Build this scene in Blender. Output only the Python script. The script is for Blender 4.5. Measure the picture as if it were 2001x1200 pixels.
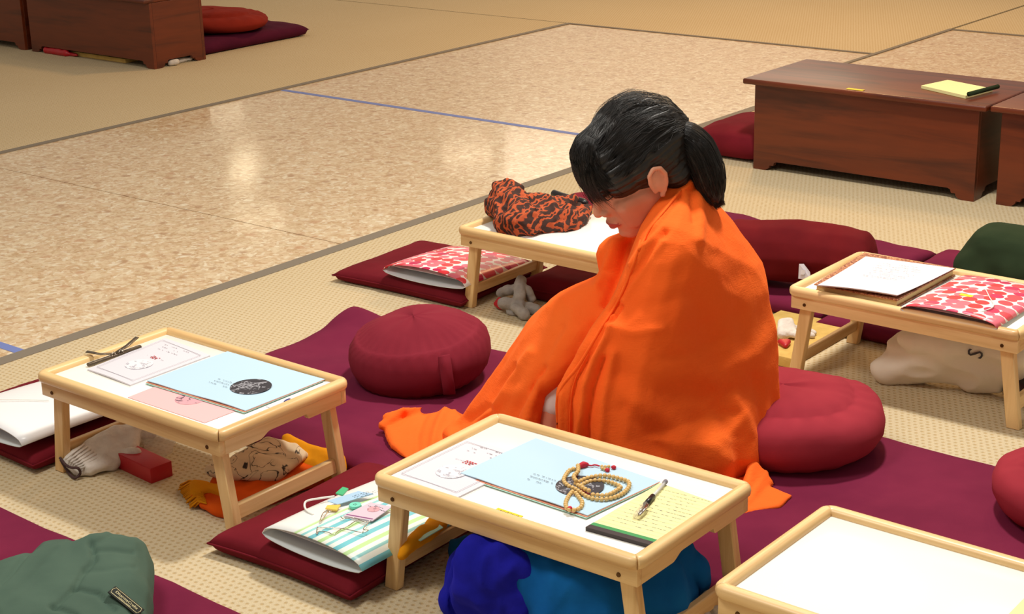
import bpy, bmesh, math, random
import numpy as np
from mathutils import Vector, Matrix, noise, Quaternion
from mathutils.bvhtree import BVHTree

random.seed(7)
for o in list(bpy.data.objects): bpy.data.objects.remove(o)
C = bpy.context.scene.collection
S = bpy.context.scene
PI = math.pi

# ------------------------------------------------------------------ camera
FPX, PITCH, ROLL, CAMH, YAW = 3236.1, .3246, -.0246, 1.4643, .685
CX, CY = 1000.5, 600.0
def _rz(a):
    c, s = math.cos(a), math.sin(a); return np.array([[c,-s,0],[s,c,0],[0,0,1]])
_w = np.array([0, math.cos(PITCH), -math.sin(PITCH)]); _r = np.array([1,0,0.]); _u = np.cross(_r,_w)
_cr, _sr = math.cos(ROLL), math.sin(ROLL)
_r, _u = _r*_cr+_u*_sr, -_r*_sr+_u*_cr
_M = _rz(YAW); CW, CR, CU = _M@_w, _M@_r, _M@_u
EYE = np.array([0,0,CAMH])
cam_d = bpy.data.cameras.new('camera'); cam = bpy.data.objects.new('camera', cam_d); C.objects.link(cam)
cam.matrix_world = Matrix(((CR[0],CU[0],-CW[0],0),(CR[1],CU[1],-CW[1],0),(CR[2],CU[2],-CW[2],CAMH),(0,0,0,1)))
cam_d.sensor_width = 36; cam_d.lens = FPX/2001*36; cam_d.clip_end = 100
S.camera = cam

# ------------------------------------------------------------------ light
S.view_settings.view_transform = 'Standard'; S.view_settings.look = 'None'
S.view_settings.gamma = 1; S.view_settings.use_curve_mapping = False
S.view_settings.exposure = 0.0
wd = bpy.data.worlds.new('world'); S.world = wd; wd.use_nodes = True
wd.node_tree.nodes['Background'].inputs[0].default_value = (1.0,.87,.72,1)
wd.node_tree.nodes['Background'].inputs[1].default_value = .38
def area(name, loc, size, power, col, target=None, shape='DISK', size_y=None):
    l = bpy.data.lights.new(name,'AREA'); l.shape = shape; l.size = size
    if size_y: l.shape='RECTANGLE'; l.size_y=size_y
    l.energy = power; l.color = col
    o = bpy.data.objects.new(name,l); C.objects.link(o); o.location = loc
    if target: o.rotation_euler = (Vector(target)-Vector(loc)).to_track_quat('-Z','Y').to_euler()
    return o
area('ceiling_lamp_near', (-1.9,3.5,3.3), .34, 104, (1,.955,.87), (-1.9,3.1,0))
area('front_fill_lamp', (-2.3,.9,3.0), .8, 42, (1,.96,.89), (-2.1,2.2,0))  # added fill light, brightens the faces turned towards the camera
area('ceiling_lamp_far', (-4.5,8.0,3.6), .7, 82, (1,.60,.27), (-4.3,7.4,0))
area('ceiling_lamp_bench', (-2.2,6.7,3.3), .6, 30, (1,.64,.32), (-2.4,5.8,0))
area('window_glow', (-8.0,12.0,2.6), 3.0, 34, (1,.86,.64), (-4.5,5,0), size_y=1.6)

for lx,ly,wx,wy,pw in ((-12.33,14.33,.55,.10,5.0),(-16.62,14.34,.60,.14,4.0),(-14.04,12.41,.3,1.2,6.0),(-12.24,10.96,.5,.3,3.0)):
    lo_=area('glint_lamp',(lx,ly,3.0),wx,pw,(1,.84,.55),None,size_y=wy); lo_.rotation_euler=(0,0,YAW)  # lamps added where their mirror images make glints on the chip floor
# ------------------------------------------------------------------ pixel / world helpers
def G(px,py,z=0.0):
    d = CW*FPX+CR*(px-CX)-CU*(py-CY); t = (z-CAMH)/d[2]; return Vector(EYE+t*d)
HD = np.array([-math.sin(YAW),math.cos(YAW),0]); RT = np.array([math.cos(YAW),math.sin(YAW),0])
G0 = np.array([-1.784,2.682,0.])
def PV(px,py,off=0.0):
    d = CW*FPX+CR*(px-CX)-CU*(py-CY); t = ((G0+HD*off-EYE)@HD)/(d@HD); P = EYE+t*d-G0
    return Vector((P@RT, P@HD, P[2]))
def to_px(co):      # person-local coords array -> picture coords (for laying fold lines)
    P = G0 + co[:,0:1]*RT + co[:,1:2]*HD + co[:,2:3]*np.array([0,0,1.]) - EYE
    z = P@CW; return np.stack([CX+FPX*(P@CR)/z, CY-FPX*(P@CU)/z],1)

# ------------------------------------------------------------------ materials
def lin(r,g,b):
    f = lambda c: (c/255/12.92) if c/255 <= .04045 else ((c/255+.055)/1.055)**2.4
    return (f(r),f(g),f(b),1)
class N:
    def __init__(s,name):
        s.m = bpy.data.materials.new(name); s.m.use_nodes = True; s.t = s.m.node_tree; s.b = s.t.nodes['Principled BSDF']
    def n(s,typ,**kw):
        x = s.t.nodes.new(typ)
        for k,v in kw.items(): setattr(x,k,v)
        return x
    def l(s,a,b): s.t.links.new(a,b)
    def coord(s,kind='Object',scale=(1,1,1),rot=(0,0,0),loc=(0,0,0)):
        c = s.n('ShaderNodeTexCoord'); m = s.n('ShaderNodeMapping'); m.inputs['Scale'].default_value=scale; m.inputs['Rotation'].default_value=rot; m.inputs['Location'].default_value=loc
        s.l(c.outputs[kind],m.inputs[0]); return m.outputs[0]
    def noise(s,vec,scale,detail=3,rough=.5,dist=0):
        x = s.n('ShaderNodeTexNoise'); x.inputs['Scale'].default_value=scale; x.inputs['Detail'].default_value=detail; x.inputs['Roughness'].default_value=rough; x.inputs['Distortion'].default_value=dist
        s.l(vec,x.inputs['Vector']); return x.outputs[0]
    def ramp(s,fac,stops,interp='LINEAR'):
        x = s.n('ShaderNodeValToRGB'); x.color_ramp.interpolation=interp
        e = x.color_ramp.elements
        while len(e)<len(stops): e.new(.5)
        for i,(p,c) in enumerate(stops): e[i].position=p; e[i].color=c
        s.l(fac,x.inputs[0]); return x.outputs[0]
    def mix(s,fac,a,b,mode='MIX'):
        x = s.n('ShaderNodeMix',data_type='RGBA',blend_type=mode)
        for i,v in ((0,fac),(6,a),(7,b)):
            if hasattr(v,'links') : s.l(v,x.inputs[i])
            else: x.inputs[i].default_value=v
        return x.outputs[2]
    def math(s,op,a,b=None,c=None):
        x = s.n('ShaderNodeMath',operation=op)
        for i,v in enumerate((a,b,c)):
            if v is None: continue
            if hasattr(v,'links'): s.l(v,x.inputs[i])
            else: x.inputs[i].default_value=v
        return x.outputs[0]
    def bump(s,h,strength=.3,dist=.002,prev=None):
        x = s.n('ShaderNodeBump'); x.inputs['Strength'].default_value=strength; x.inputs['Distance'].default_value=dist
        s.l(h,x.inputs['Height'])
        if prev: s.l(prev,x.inputs['Normal'])
        s.l(x.outputs[0],s.b.inputs['Normal']); return x.outputs[0]
    def col(s,c):
        if hasattr(c,'links'): s.l(c,s.b.inputs['Base Color'])
        else: s.b.inputs['Base Color'].default_value=c
    def rough(s,r): s.b.inputs['Roughness'].default_value=r
def plain(name,rgb,rough=.6,metal=0,coat=0,spec=None):
    k = N(name); k.col(lin(*rgb)); k.rough(rough); k.b.inputs['Metallic'].default_value=metal; k.b.inputs['Coat Weight'].default_value=coat
    if spec is not None: k.b.inputs['Specular IOR Level'].default_value=spec
    return k.m
def fabric(name,rgb,rgb2=None,scale=9,bump=.35,weave=900,rough=.9,sheen=.25,wr=.004):
    k = N(name); v = k.coord()
    n = k.noise(v,scale,4,.55); c2 = rgb2 or tuple(max(0,x*.82) for x in rgb)
    k.col(k.ramp(n,[(.3,lin(*c2)),(.7,lin(*rgb))])); k.rough(rough)
    k.b.inputs['Sheen Weight'].default_value=sheen; k.b.inputs['Sheen Roughness'].default_value=.6; k.b.inputs['Specular IOR Level'].default_value=.12
    k.b.inputs['Sheen Tint'].default_value=lin(*rgb)
    w = k.n('ShaderNodeTexNoise'); w.inputs['Scale'].default_value=weave; k.l(v,w.inputs['Vector'])
    p = k.bump(k.noise(v,scale*1.6,3,.5,.6),bump,wr)
    k.bump(w.outputs[0],.25,.0006,p)
    return k.m
def wood(name,axis,light,dark,scale=1.0,rough=.38,coat=.15,streak=22):
    k = N(name); sc=[streak*scale]*3; sc['XYZ'.index(axis)] = 1.6*scale
    v = k.coord(scale=tuple(sc)); 
    oi = k.n('ShaderNodeObjectInfo'); ad = k.n('ShaderNodeVectorMath',operation='ADD'); k.l(v,ad.inputs[0])
    cx = k.n('ShaderNodeCombineXYZ'); mu = k.math('MULTIPLY',oi.outputs['Random'],37.0)
    for i in range(3): k.l(mu,cx.inputs[i])
    k.l(cx.outputs[0],ad.inputs[1]); v=ad.outputs[0]
    n = k.noise(v,1.0,5,.6,.8)
    n2 = k.noise(v,4.5,2,.5)
    c = k.ramp(n,[(.30,lin(*dark)),(.52,lin(*light)),(.75,lin(*[min(255,x*1.05) for x in light]))])
    c = k.mix(.16,c,k.ramp(n2,[(.4,lin(*dark)),(.6,lin(*light))]))
    k.col(c); k.rough(rough); k.b.inputs['Coat Weight'].default_value=coat; k.b.inputs['Coat Roughness'].default_value=.25
    k.bump(n2,.06,.0008); return k.m

# carpet : woven loops with staggered dimples
def carpet_mat():
    k = N('carpet'); tc = k.n('ShaderNodeTexCoord'); sx = k.n('ShaderNodeSeparateXYZ')
    wob = k.n('ShaderNodeTexNoise'); wob.inputs['Scale'].default_value=60; k.l(tc.outputs['Object'],wob.inputs['Vector'])
    vm = k.n('ShaderNodeVectorMath',operation='SCALE'); vm.inputs['Scale'].default_value=.006; k.l(wob.outputs['Color'],vm.inputs[0])
    va = k.n('ShaderNodeVectorMath',operation='ADD'); k.l(tc.outputs['Object'],va.inputs[0]); k.l(vm.outputs[0],va.inputs[1])
    k.l(va.outputs[0],sx.inputs[0])
    s = .0155
    y = k.math('DIVIDE',sx.outputs[1],s*.95); row = k.math('FLOOR',y); fy = k.math('SUBTRACT',k.math('SUBTRACT',y,row),.5)
    x = k.math('ADD',k.math('DIVIDE',sx.outputs[0],s),k.math('MULTIPLY',k.math('MODULO',row,2.0),.5))
    fx = k.math('SUBTRACT',k.math('FRACT',x),.5)
    d = k.math('SQRT',k.math('ADD',k.math('MULTIPLY',fx,fx),k.math('MULTIPLY',fy,fy)))
    v = k.coord()
    fine = k.noise(v,420,2,.6); big = k.noise(v,1.3,3)
    hole = k.ramp(d,[(.10,(0,0,0,1)),(.34,(1,1,1,1))])
    base = k.mix(big,lin(206,188,153),lin(216,200,167))
    base = k.mix(k.ramp(fine,[(.35,(0,0,0,1)),(.65,(1,1,1,1))]),k.mix(.80,lin(120,92,52),base),base)
    c = k.mix(hole,lin(186,160,116),base)
    k.col(c); k.rough(.95); k.b.inputs['Specular IOR Level'].default_value=.1
    p = k.bump(hole,.5,.003); k.bump(fine,.45,.0025,p); return k.m
# pressed-chip sheet floor : overlapping pale, tan and pinkish flakes
def chip_mat():
    k = N('chip_floor'); v = k.coord(scale=(1,1,1))
    wv = k.n('ShaderNodeTexNoise'); wv.inputs['Scale'].default_value=14; wv.inputs['Detail'].default_value=3; k.l(v,wv.inputs['Vector'])
    vm = k.n('ShaderNodeVectorMath',operation='SCALE'); vm.inputs['Scale'].default_value=.06; k.l(wv.outputs['Color'],vm.inputs[0])
    va = k.n('ShaderNodeVectorMath',operation='ADD'); k.l(v,va.inputs[0]); k.l(vm.outputs[0],va.inputs[1])
    def vor(scale,off):
        x = k.n('ShaderNodeTexVoronoi'); x.inputs['Scale'].default_value=scale; x.inputs['Randomness'].default_value=1
        m = k.n('ShaderNodeMapping'); m.inputs['Location'].default_value=(off,off*2,0); k.l(va.outputs[0],m.inputs[0]); k.l(m.outputs[0],x.inputs['Vector'])
        sc = k.n('ShaderNodeSeparateColor'); k.l(x.outputs['Color'],sc.inputs[0]); return sc.outputs[0], sc.outputs[1], x.outputs['Distance']
    a,a2,_ = vor(34,0); b,b2,_ = vor(80,3.3); e,e2,ed = vor(17,7.1)
    c1 = k.ramp(a,[(0,lin(220,192,152)),(.35,lin(198,164,116)),(.6,lin(234,218,184)),(.82,lin(208,170,126))],'CONSTANT')
    c2 = k.ramp(b,[(0,lin(226,202,164)),(.3,lin(196,158,106)),(.5,lin(242,232,206)),(.62,lin(216,190,146)),(.86,lin(188,146,98))],'CONSTANT')
    c = k.mix(.6,c1,c2)
    pick = k.math('MULTIPLY',k.math('GREATER_THAN',e,.52),k.ramp(ed,[(.16,(1,1,1,1)),(.34,(0,0,0,1))]))
    c = k.mix(k.math('MULTIPLY',pick,.85),c,k.ramp(e2,[(0,lin(172,124,72)),(.6,lin(192,140,90)),(.85,lin(240,230,204))],'CONSTANT'))
    fl = k.noise(v,90,3,.6); c = k.mix(.18,c,k.ramp(fl,[(.35,lin(176,134,90)),(.6,lin(240,224,194))]))
    k.col(c); k.rough(.36); k.b.inputs['Specular IOR Level'].default_value=.5
    k.b.inputs['Coat Weight'].default_value=.45; k.b.inputs['Coat Roughness'].default_value=.09
    k.bump(k.noise(v,26,4,.6),.35,.004)
    return k.m
def dots_mat(name='dotted_cover'):
    k = N(name); v = k.coord(scale=(31,31,.001))
    x = k.n('ShaderNodeTexVoronoi'); x.inputs['Scale'].default_value=1; x.inputs['Randomness'].default_value=.42; k.l(v,x.inputs['Vector'])
    sc = k.n('ShaderNodeSeparateColor'); k.l(x.outputs['Color'],sc.inputs[0])
    c = k.ramp(sc.outputs[0],[(0,lin(216,50,58)),(.25,lin(232,112,128)),(.45,lin(204,36,88)),(.62,lin(224,74,86)),(.82,lin(232,100,124))],'CONSTANT')
    msk = k.ramp(x.outputs['Distance'],[(.55,(0,0,0,1)),(.575,(1,1,1,1))])
    k.col(k.mix(msk,c,lin(246,236,232))); k.rough(.35); return k.m
def stripe_mat():
    k = N('striped_cover'); tc = k.n('ShaderNodeTexCoord'); sx = k.n('ShaderNodeSeparateXYZ'); k.l(tc.outputs['Object'],sx.inputs[0])
    t = k.math('FRACT',k.math('ADD',k.math('DIVIDE',sx.outputs[0],.064),.22))
    W=lin(240,246,238)
    c = k.ramp(t,[(0,W),(.14,lin(120,200,212)),(.33,W),(.52,lin(190,226,160)),(.68,W),(.84,lin(150,214,216)),(.96,W)],'CONSTANT')
    far = k.ramp(k.math('ADD',k.math('MULTIPLY',sx.outputs[0],-3.6),.48),[(.62,(0,0,0,1)),(.64,(1,1,1,1))])
    k.col(k.mix(far,c,lin(236,238,236))); k.rough(.3); return k.m
def batik_mat():
    k = N('batik_scarf'); v = k.coord(scale=(1,1,1))
    a = k.noise(v,24,3,.55,2.0); w = k.n('ShaderNodeTexWave'); w.inputs['Scale'].default_value=10; w.inputs['Distortion'].default_value=8; w.inputs['Detail'].default_value=2; w.inputs['Detail Scale'].default_value=1.8; k.l(v,w.inputs['Vector'])
    m = k.math('ADD',k.math('MULTIPLY',a,.7),k.math('MULTIPLY',w.outputs[0],.42))
    k.col(k.ramp(m,[(.46,lin(58,30,22)),(.49,lin(170,70,30)),(.69,lin(190,84,40)),(.73,lin(60,30,22))])); k.rough(.85)
    k.bump(k.noise(v,60,3),.4,.004); return k.m
def paisley_mat():
    k = N('paisley_cover'); v = k.coord()
    a = k.noise(v,70,3,.6,1.5); k.col(k.ramp(a,[(.40,lin(110,44,34)),(.5,lin(168,96,62)),(.56,lin(206,158,112)),(.62,lin(130,58,42))])); k.rough(.6); return k.m
def pouch_mat():
    k = N('printed_pouch'); v = k.coord()
    a = k.noise(v,15,2,.5,1.8)
    msk = k.ramp(a,[(.485,(0,0,0,1)),(.50,(1,1,1,1)),(.51,(1,1,1,1)),(.525,(0,0,0,1))])
    n = k.noise(v,9,2); gate = k.ramp(n,[(.40,(0,0,0,1)),(.44,(1,1,1,1))]); msk = k.math('MULTIPLY',msk,gate)
    k.col(k.mix(msk,lin(212,188,152),lin(44,32,30))); k.rough(.9); k.bump(k.noise(v,18,3),.4,.006); return k.m
def seal_mat(name,dark,light):
    k = N(name); v = k.coord(); a = k.noise(v,55,2,.5,1.2)
    k.col(k.ramp(a,[(.55,lin(*dark)),(.58,lin(*light)),(.63,lin(*light)),(.66,lin(*dark))])); k.rough(.6); return k.m
def shawl_mat():
    k = N('orange_linen'); v = k.coord()
    n = k.noise(v,3,3,.5); k.col(k.ramp(n,[(.3,lin(250,98,30)),(.7,lin(255,112,38))])); k.rough(.85)
    k.b.inputs['Specular IOR Level'].default_value=.15; k.b.inputs['Sheen Weight'].default_value=.3; k.b.inputs['Sheen Tint'].default_value=lin(255,150,80)
    v1 = k.coord(scale=(1,1,9)); v2 = k.coord(scale=(9,9,1.2))
    p = k.bump(k.noise(k.coord(scale=(1.0,1.6,.8),rot=(.3,.6,.2)),13,5,.62,1.6),.32,.006)
    p = k.bump(k.noise(v1,60,2,.6),.3,.0018,p); k.bump(k.noise(v2,60,2,.6),.3,.0014,p)
    return k.m
def skin_mat():
    k = N('skin'); v = k.coord()
    n = k.noise(v,14,3); k.col(k.ramp(n,[(.35,lin(214,142,112)),(.65,lin(226,160,130))])); k.rough(.5)
    k.b.inputs['Subsurface Weight'].default_value=.12; k.b.inputs['Subsurface Radius'].default_value=(.012,.005,.003); return k.m
def hair_mat(name,a,b,rough=.38):
    k = N(name); oi=k.coord(scale=(80,80,80)); n=k.noise(oi,1,2); k.col(k.ramp(n,[(.4,lin(*a)),(.7,lin(*b))])); k.rough(rough); k.b.inputs['Specular IOR Level'].default_value=.6
    k.b.inputs['Anisotropic'].default_value=.4; return k.m
M = {}
M['carpet']=carpet_mat(); M['chip']=chip_mat()
M['strip']=plain('joint_strip',(126,116,102),.7); M['tape']=plain('blue_tape',(112,128,190),.6)
for a in 'XYZ':
    M['pine'+a]=wood('pine_'+a,a,(232,196,138),(206,160,100),1.0,.42,.2,26)
    M['mah'+a]=wood('stained_wood_'+a,a,(106,42,13),(60,20,7),.8,.40,.12,16)
M['white_panel']=plain('white_panel',(246,247,243),.22)
M['paper']=plain('paper',(216,213,222),.6); M['page_block']=plain('page_block',(212,186,128),.7); M['paper_cream']=plain('paper_cream',(240,236,226),.6)
M['blue_paper']=plain('blue_paper',(184,213,232),.6,0,0,.25); M['pink_paper']=plain('pink_paper',(240,184,186),.6); M['salmon']=plain('salmon_paper',(232,150,120),.6)
M['green_paper']=plain('green_paper',(170,214,200),.6); M['yellow_paper']=plain('yellow_paper',(240,233,168),.65); M['sticker']=plain('yellow_sticker',(246,206,20),.5)
M['ink']=plain('ink',(120,116,128),.7); M['ink_dark']=plain('ink_dark',(60,56,62),.7); M['ink_red']=plain('ink_red',(196,70,76),.7); M['black']=plain('black_plastic',(24,22,24),.35)
M['ruled']=plain('ruled_ink',(206,204,160),.7); M['green_tape']=plain('green_tape',(56,150,84),.5); M['black_tape']=plain('black_tape',(52,44,46),.5)
M['screw']=plain('screw',(96,70,40),.4,.8); M['chrome']=plain('chrome',(190,180,170),.25,1); M['gunmetal']=plain('gunmetal',(104,90,74),.4,.6)
M['purple']=fabric('plum_cotton',(118,34,62),(102,26,54),5,.35,700,.92,.2,.006)
M['maroon']=fabric('maroon_cotton',(132,40,54),(118,32,46),6,.3)
M['crimson']=fabric('crimson_cotton',(158,50,62),(142,42,54),6,.3)
M['wine']=fabric('wine_cotton',(116,26,38),(98,20,30),7,.4)
M['darkplum']=fabric('dark_plum',(84,22,46),(70,16,40),7,.35); M['darkmaroon']=fabric('dark_maroon',(108,22,26),(90,16,22),7,.35)
M['red']=fabric('red_cotton',(136,40,26),(120,32,22),7,.3)
M['green']=fabric('forest_cotton',(76,97,84),(62,82,72),6,.4,700,.8,.35); M['darkgreen']=fabric('dark_green_cotton',(46,58,36),(36,48,30),6,.4)
M['royal']=fabric('royal_blue_fleece',(34,34,168),(24,26,140),14,.6,500,.95,.6); M['teal']=fabric('teal_blue_fleece',(18,98,168),(12,80,146),10,.4,500,.95,.4)
M['mustard']=fabric('mustard_cloth',(226,150,20),(206,130,14),10,.4); M['orange2']=fabric('orange_cloth',(226,92,20),(206,76,14),10,.4)
M['knit_white']=fabric('white_knit',(222,214,204),(200,190,180),40,.6,400); M['knit_grey']=fabric('grey_knit',(164,158,150),(140,134,128),40,.6,400)
M['bag']=fabric('white_bag_cloth',(236,228,212),(222,212,196),7,.5,900,.7,.1,.008)
M['dark_teal']=fabric('dark_teal_cloth',(14,72,110),(10,56,90),10,.4)
M['crochet']=fabric('crochet_wool',(206,196,188),(150,140,130),60,.8,300)
M['cork']=fabric('tan_foam',(214,180,104),(196,160,88),30,.3,300,.8,.05)
M['redbox']=plain('red_card',(176,18,32),.45); M['glove_trim']=plain('glove_trim',(70,46,46),.8)
M['folder_white']=plain('folder_white',(242,242,244),.3); M['folder_in']=plain('folder_inside',(214,220,222),.35)
M['dots']=dots_mat(); M['stripes']=stripe_mat(); M['batik']=batik_mat(); M['paisley']=paisley_mat(); M['pouch']=pouch_mat()
M['seal']=seal_mat('seal_black',(46,44,52),(150,150,158)); M['seal_faint']=seal_mat('seal_faint',(226,224,230),(176,174,186)); M['seal_pink']=seal_mat('seal_pink',(212,160,170),(104,76,90))
M['shawl']=shawl_mat(); M['skin']=skin_mat(); M['lips']=plain('lips',(190,92,88),.45); M['hair']=hair_mat('hair',(12,9,9),(26,20,18),.46); M['hair2']=hair_mat('hair_strand',(15,12,11),(34,26,22),.45)
M['bead']=plain('wooden_bead',(218,180,112),.4,0,.2); M['redthread']=plain('red_thread',(196,24,52),.7)
M['pantwhite']=fabric('white_cotton',(236,230,224),(220,214,208),9,.3)
def clear_mat(name,rgb,alpha=.35):
    k=N(name); k.col(lin(*rgb)); k.rough(.15); k.b.inputs['Alpha'].default_value=alpha; return k.m
M['clear']=clear_mat('clear_plastic',(230,232,234),.35); M['clear2']=clear_mat('clear_film',(214,204,190),.3)
M['lilac']=plain('lilac_card',(216,198,214),.3); M['purple_line']=plain('purple_line',(142,74,130),.4); M['tag_blue']=plain('tag_blue',(170,206,236),.3)
M['tag_green']=plain('tag_green',(70,184,130),.35); M['tag_yellow']=plain('tag_yellow',(240,200,90),.35); M['button']=plain('aqua_button',(120,220,196),.3); M['cord']=plain('white_cord',(238,236,230),.5)
M['navy']=plain('navy',(30,34,120),.35); M['penwhite']=plain('pen_white',(232,234,240),.3); M['label_cloth']=plain('label_cloth',(20,24,18),.8); M['label_ink']=plain('label_ink',(214,206,160),.7)

# ------------------------------------------------------------------ object helpers
def mesh(name,vs,fs,mat=None,parent=None,smooth=True,mats=None,fm=None):
    me = bpy.data.meshes.new(name); me.from_pydata([tuple(v) for v in vs],[],fs)
    me.polygons.foreach_set('use_smooth',[smooth]*len(me.polygons))
    for m in (mats or [mat]): me.materials.append(m)
    if fm is not None: me.polygons.foreach_set('material_index',fm)
    me.update(); o = bpy.data.objects.new(name,me); C.objects.link(o)
    if parent: o.parent = parent
    return o
def from_bm(name,bm,mat,parent=None,smooth=True,auto=None):
    bmesh.ops.recalc_face_normals(bm,faces=bm.faces)
    me = bpy.data.meshes.new(name); bm.to_mesh(me); bm.free(); me.materials.append(mat)
    me.polygons.foreach_set('use_smooth',[smooth]*len(me.polygons))
    if smooth and auto: me.set_sharp_from_angle(angle=math.radians(auto))
    o = bpy.data.objects.new(name,me); C.objects.link(o)
    if parent: o.parent = parent
    return o
def tag(o,label=None,cat=None,group=None,kind=None):
    if label: o['label']=label
    if cat: o['category']=cat
    if group: o['group']=group
    if kind: o['kind']=kind
    return o
def empty(name,loc,rz=0,label=None,cat=None,group=None):
    o = bpy.data.objects.new(name,None); C.objects.link(o); o.location=loc; o.rotation_euler=(0,0,rz); o.empty_display_size=.1
    return tag(o,label,cat,group)
def boxbm(bm,lo,hi,mtx=None,bev=0,seg=2):
    b = bmesh.new(); bmesh.ops.create_cube(b,size=1)
    for v in b.verts: v.co = Vector([(lo[i]+hi[i])/2+v.co[i]*(hi[i]-lo[i]) for i in range(3)])
    if bev: bmesh.ops.bevel(b,geom=b.edges[:],offset=bev,segments=seg,profile=.5,affect='EDGES')
    if mtx: b.transform(mtx)
    t = bpy.data.meshes.new('t'); b.to_mesh(t); b.free(); bm.from_mesh(t); bpy.data.meshes.remove(t)
def box(name,lo,hi,mat,parent=None,bev=.0015,mtx=None,seg=2):
    bm = bmesh.new(); boxbm(bm,lo,hi,mtx,bev,seg); return from_bm(name,bm,mat,parent,True,35)
def prism(name,outline,axis,a0,a1,mat,parent=None,bev=.001):
    """outline in the plane normal to axis ('X': (y,z), 'Y': (x,z), 'Z': (x,y))"""
    def p3(u,v,a): return {'X':(a,u,v),'Y':(u,a,v),'Z':(u,v,a)}[axis]
    bm = bmesh.new(); A=[bm.verts.new(p3(u,v,a0)) for u,v in outline]; B=[bm.verts.new(p3(u,v,a1)) for u,v in outline]
    bm.faces.new(A); bm.faces.new(B[::-1]); n=len(A)
    for i in range(n): bm.faces.new((A[i],B[i],B[(i+1)%n],A[(i+1)%n]))
    bmesh.ops.recalc_face_normals(bm,faces=bm.faces)
    if bev: bmesh.ops.bevel(bm,geom=[e for e in bm.edges if e.is_manifold and e.calc_face_angle(0)>.6],offset=bev,segments=1,affect='EDGES')
    return from_bm(name,bm,mat,parent,True,35)
def sweep(name,path,prof,mat,parent=None,closed=False,up=Vector((0,0,1)),scales=None,caps=True,smooth=True):
    """profile (side, up) offsets swept along path"""
    n=len(path); path=[Vector(p) for p in path]; vs=[]; fs=[]; m=len(prof)
    for i in range(n):
        a = path[(i-1)%n] if (closed or i>0) else path[i]; b = path[(i+1)%n] if (closed or i<n-1) else path[i]
        t=(b-a).normalized(); s=t.cross(up)
        s = s.normalized() if s.length>1e-6 else Vector((1,0,0)); uu=s.cross(t).normalized(); k=scales[i] if scales else 1
        for (x,y) in prof: vs.append(path[i]+s*x*k+uu*y*k)
    for i in range(n if closed else n-1):
        for j in range(m):
            a=i*m+j; b=i*m+(j+1)%m; c=((i+1)%n)*m+(j+1)%m; d=((i+1)%n)*m+j; fs.append((a,b,c,d))
    if caps and not closed: fs.append(tuple(range(m))[::-1]); fs.append(tuple(range((n-1)*m,n*m)))
    if name is None: return vs,fs
    return mesh(name,vs,fs,mat,parent,smooth)
def circ(r,n=8,ry=None): return [(r*math.cos(2*PI*i/n),(ry or r)*math.sin(2*PI*i/n)) for i in range(n)]
def tube(name,path,r,mat,parent=None,n=8,closed=False,scales=None): return sweep(name,path,circ(r,n),mat,parent,closed,scales=scales)
def spline(pts,k=8,closed=False):
    pts=[Vector(p) for p in pts]; n=len(pts); out=[]
    for i in range(n if closed else n-1):
        g=lambda j: pts[j%n] if closed else pts[max(0,min(n-1,j))]
        p0,p1,p2,p3=g(i-1),g(i),g(i+1),g(i+2)
        for q in range(k):
            t=q/k; out.append(.5*((2*p1)+(p2-p0)*t+(2*p0-5*p1+4*p2-p3)*t*t+(3*p1-p0-3*p2+p3)*t**3))
    if not closed: out.append(pts[-1])
    return out
def resample(pts,step,closed=False):
    P=list(pts)+([pts[0]] if closed else []); L=[0]
    for a,b in zip(P,P[1:]): L.append(L[-1]+(b-a).length)
    n=max(2,int(round(L[-1]/step))); out=[]; j=0
    for i in range(n+(0 if closed else 1)):
        s=L[-1]*i/n
        while j<len(L)-2 and L[j+1]<s: j+=1
        out.append(P[j].lerp(P[j+1],(s-L[j])/max(1e-9,L[j+1]-L[j])))
    return out
def fbm(co,scale,seed=0,octs=2):
    out=np.zeros(len(co))
    for i,c in enumerate(co):
        p=Vector((c[0]*scale+seed,c[1]*scale+seed*.7,c[2]*scale)); v=noise.noise(p)
        if octs>1: v+=.5*noise.noise(p*2.1)
        if octs>2: v+=.25*noise.noise(p*4.3)
        out[i]=v
    return out
def rid(co,s,seed): return 1-2*np.abs(fbm(co,s,seed,1))
ICO=None
def sph_pts(c,r,sub=1):
    global ICO
    if ICO is None:
        b=bmesh.new(); bmesh.ops.create_icosphere(b,subdivisions=2,radius=1); ICO=[v.co.copy() for v in b.verts]; b.free()
    rr = r if hasattr(r,'__len__') else (r,r,r)
    return [Vector((c[0]+p[0]*rr[0],c[1]+p[1]*rr[1],c[2]+p[2]*rr[2])) for p in ICO]
def hull_into(bm,balls):
    b=bmesh.new()
    for c,r in balls:
        for p in sph_pts(c,r): b.verts.new(p)
    res=bmesh.ops.convex_hull(b,input=b.verts[:]); 
    bmesh.ops.delete(b,geom=list({g for g in res['geom_interior']+res['geom_unused'] if isinstance(g,bmesh.types.BMVert)}),context='VERTS')
    bmesh.ops.recalc_face_normals(b,faces=b.faces)
    t=bpy.data.meshes.new('t'); b.to_mesh(t); b.free(); bm.from_mesh(t); bpy.data.meshes.remove(t)
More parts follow.
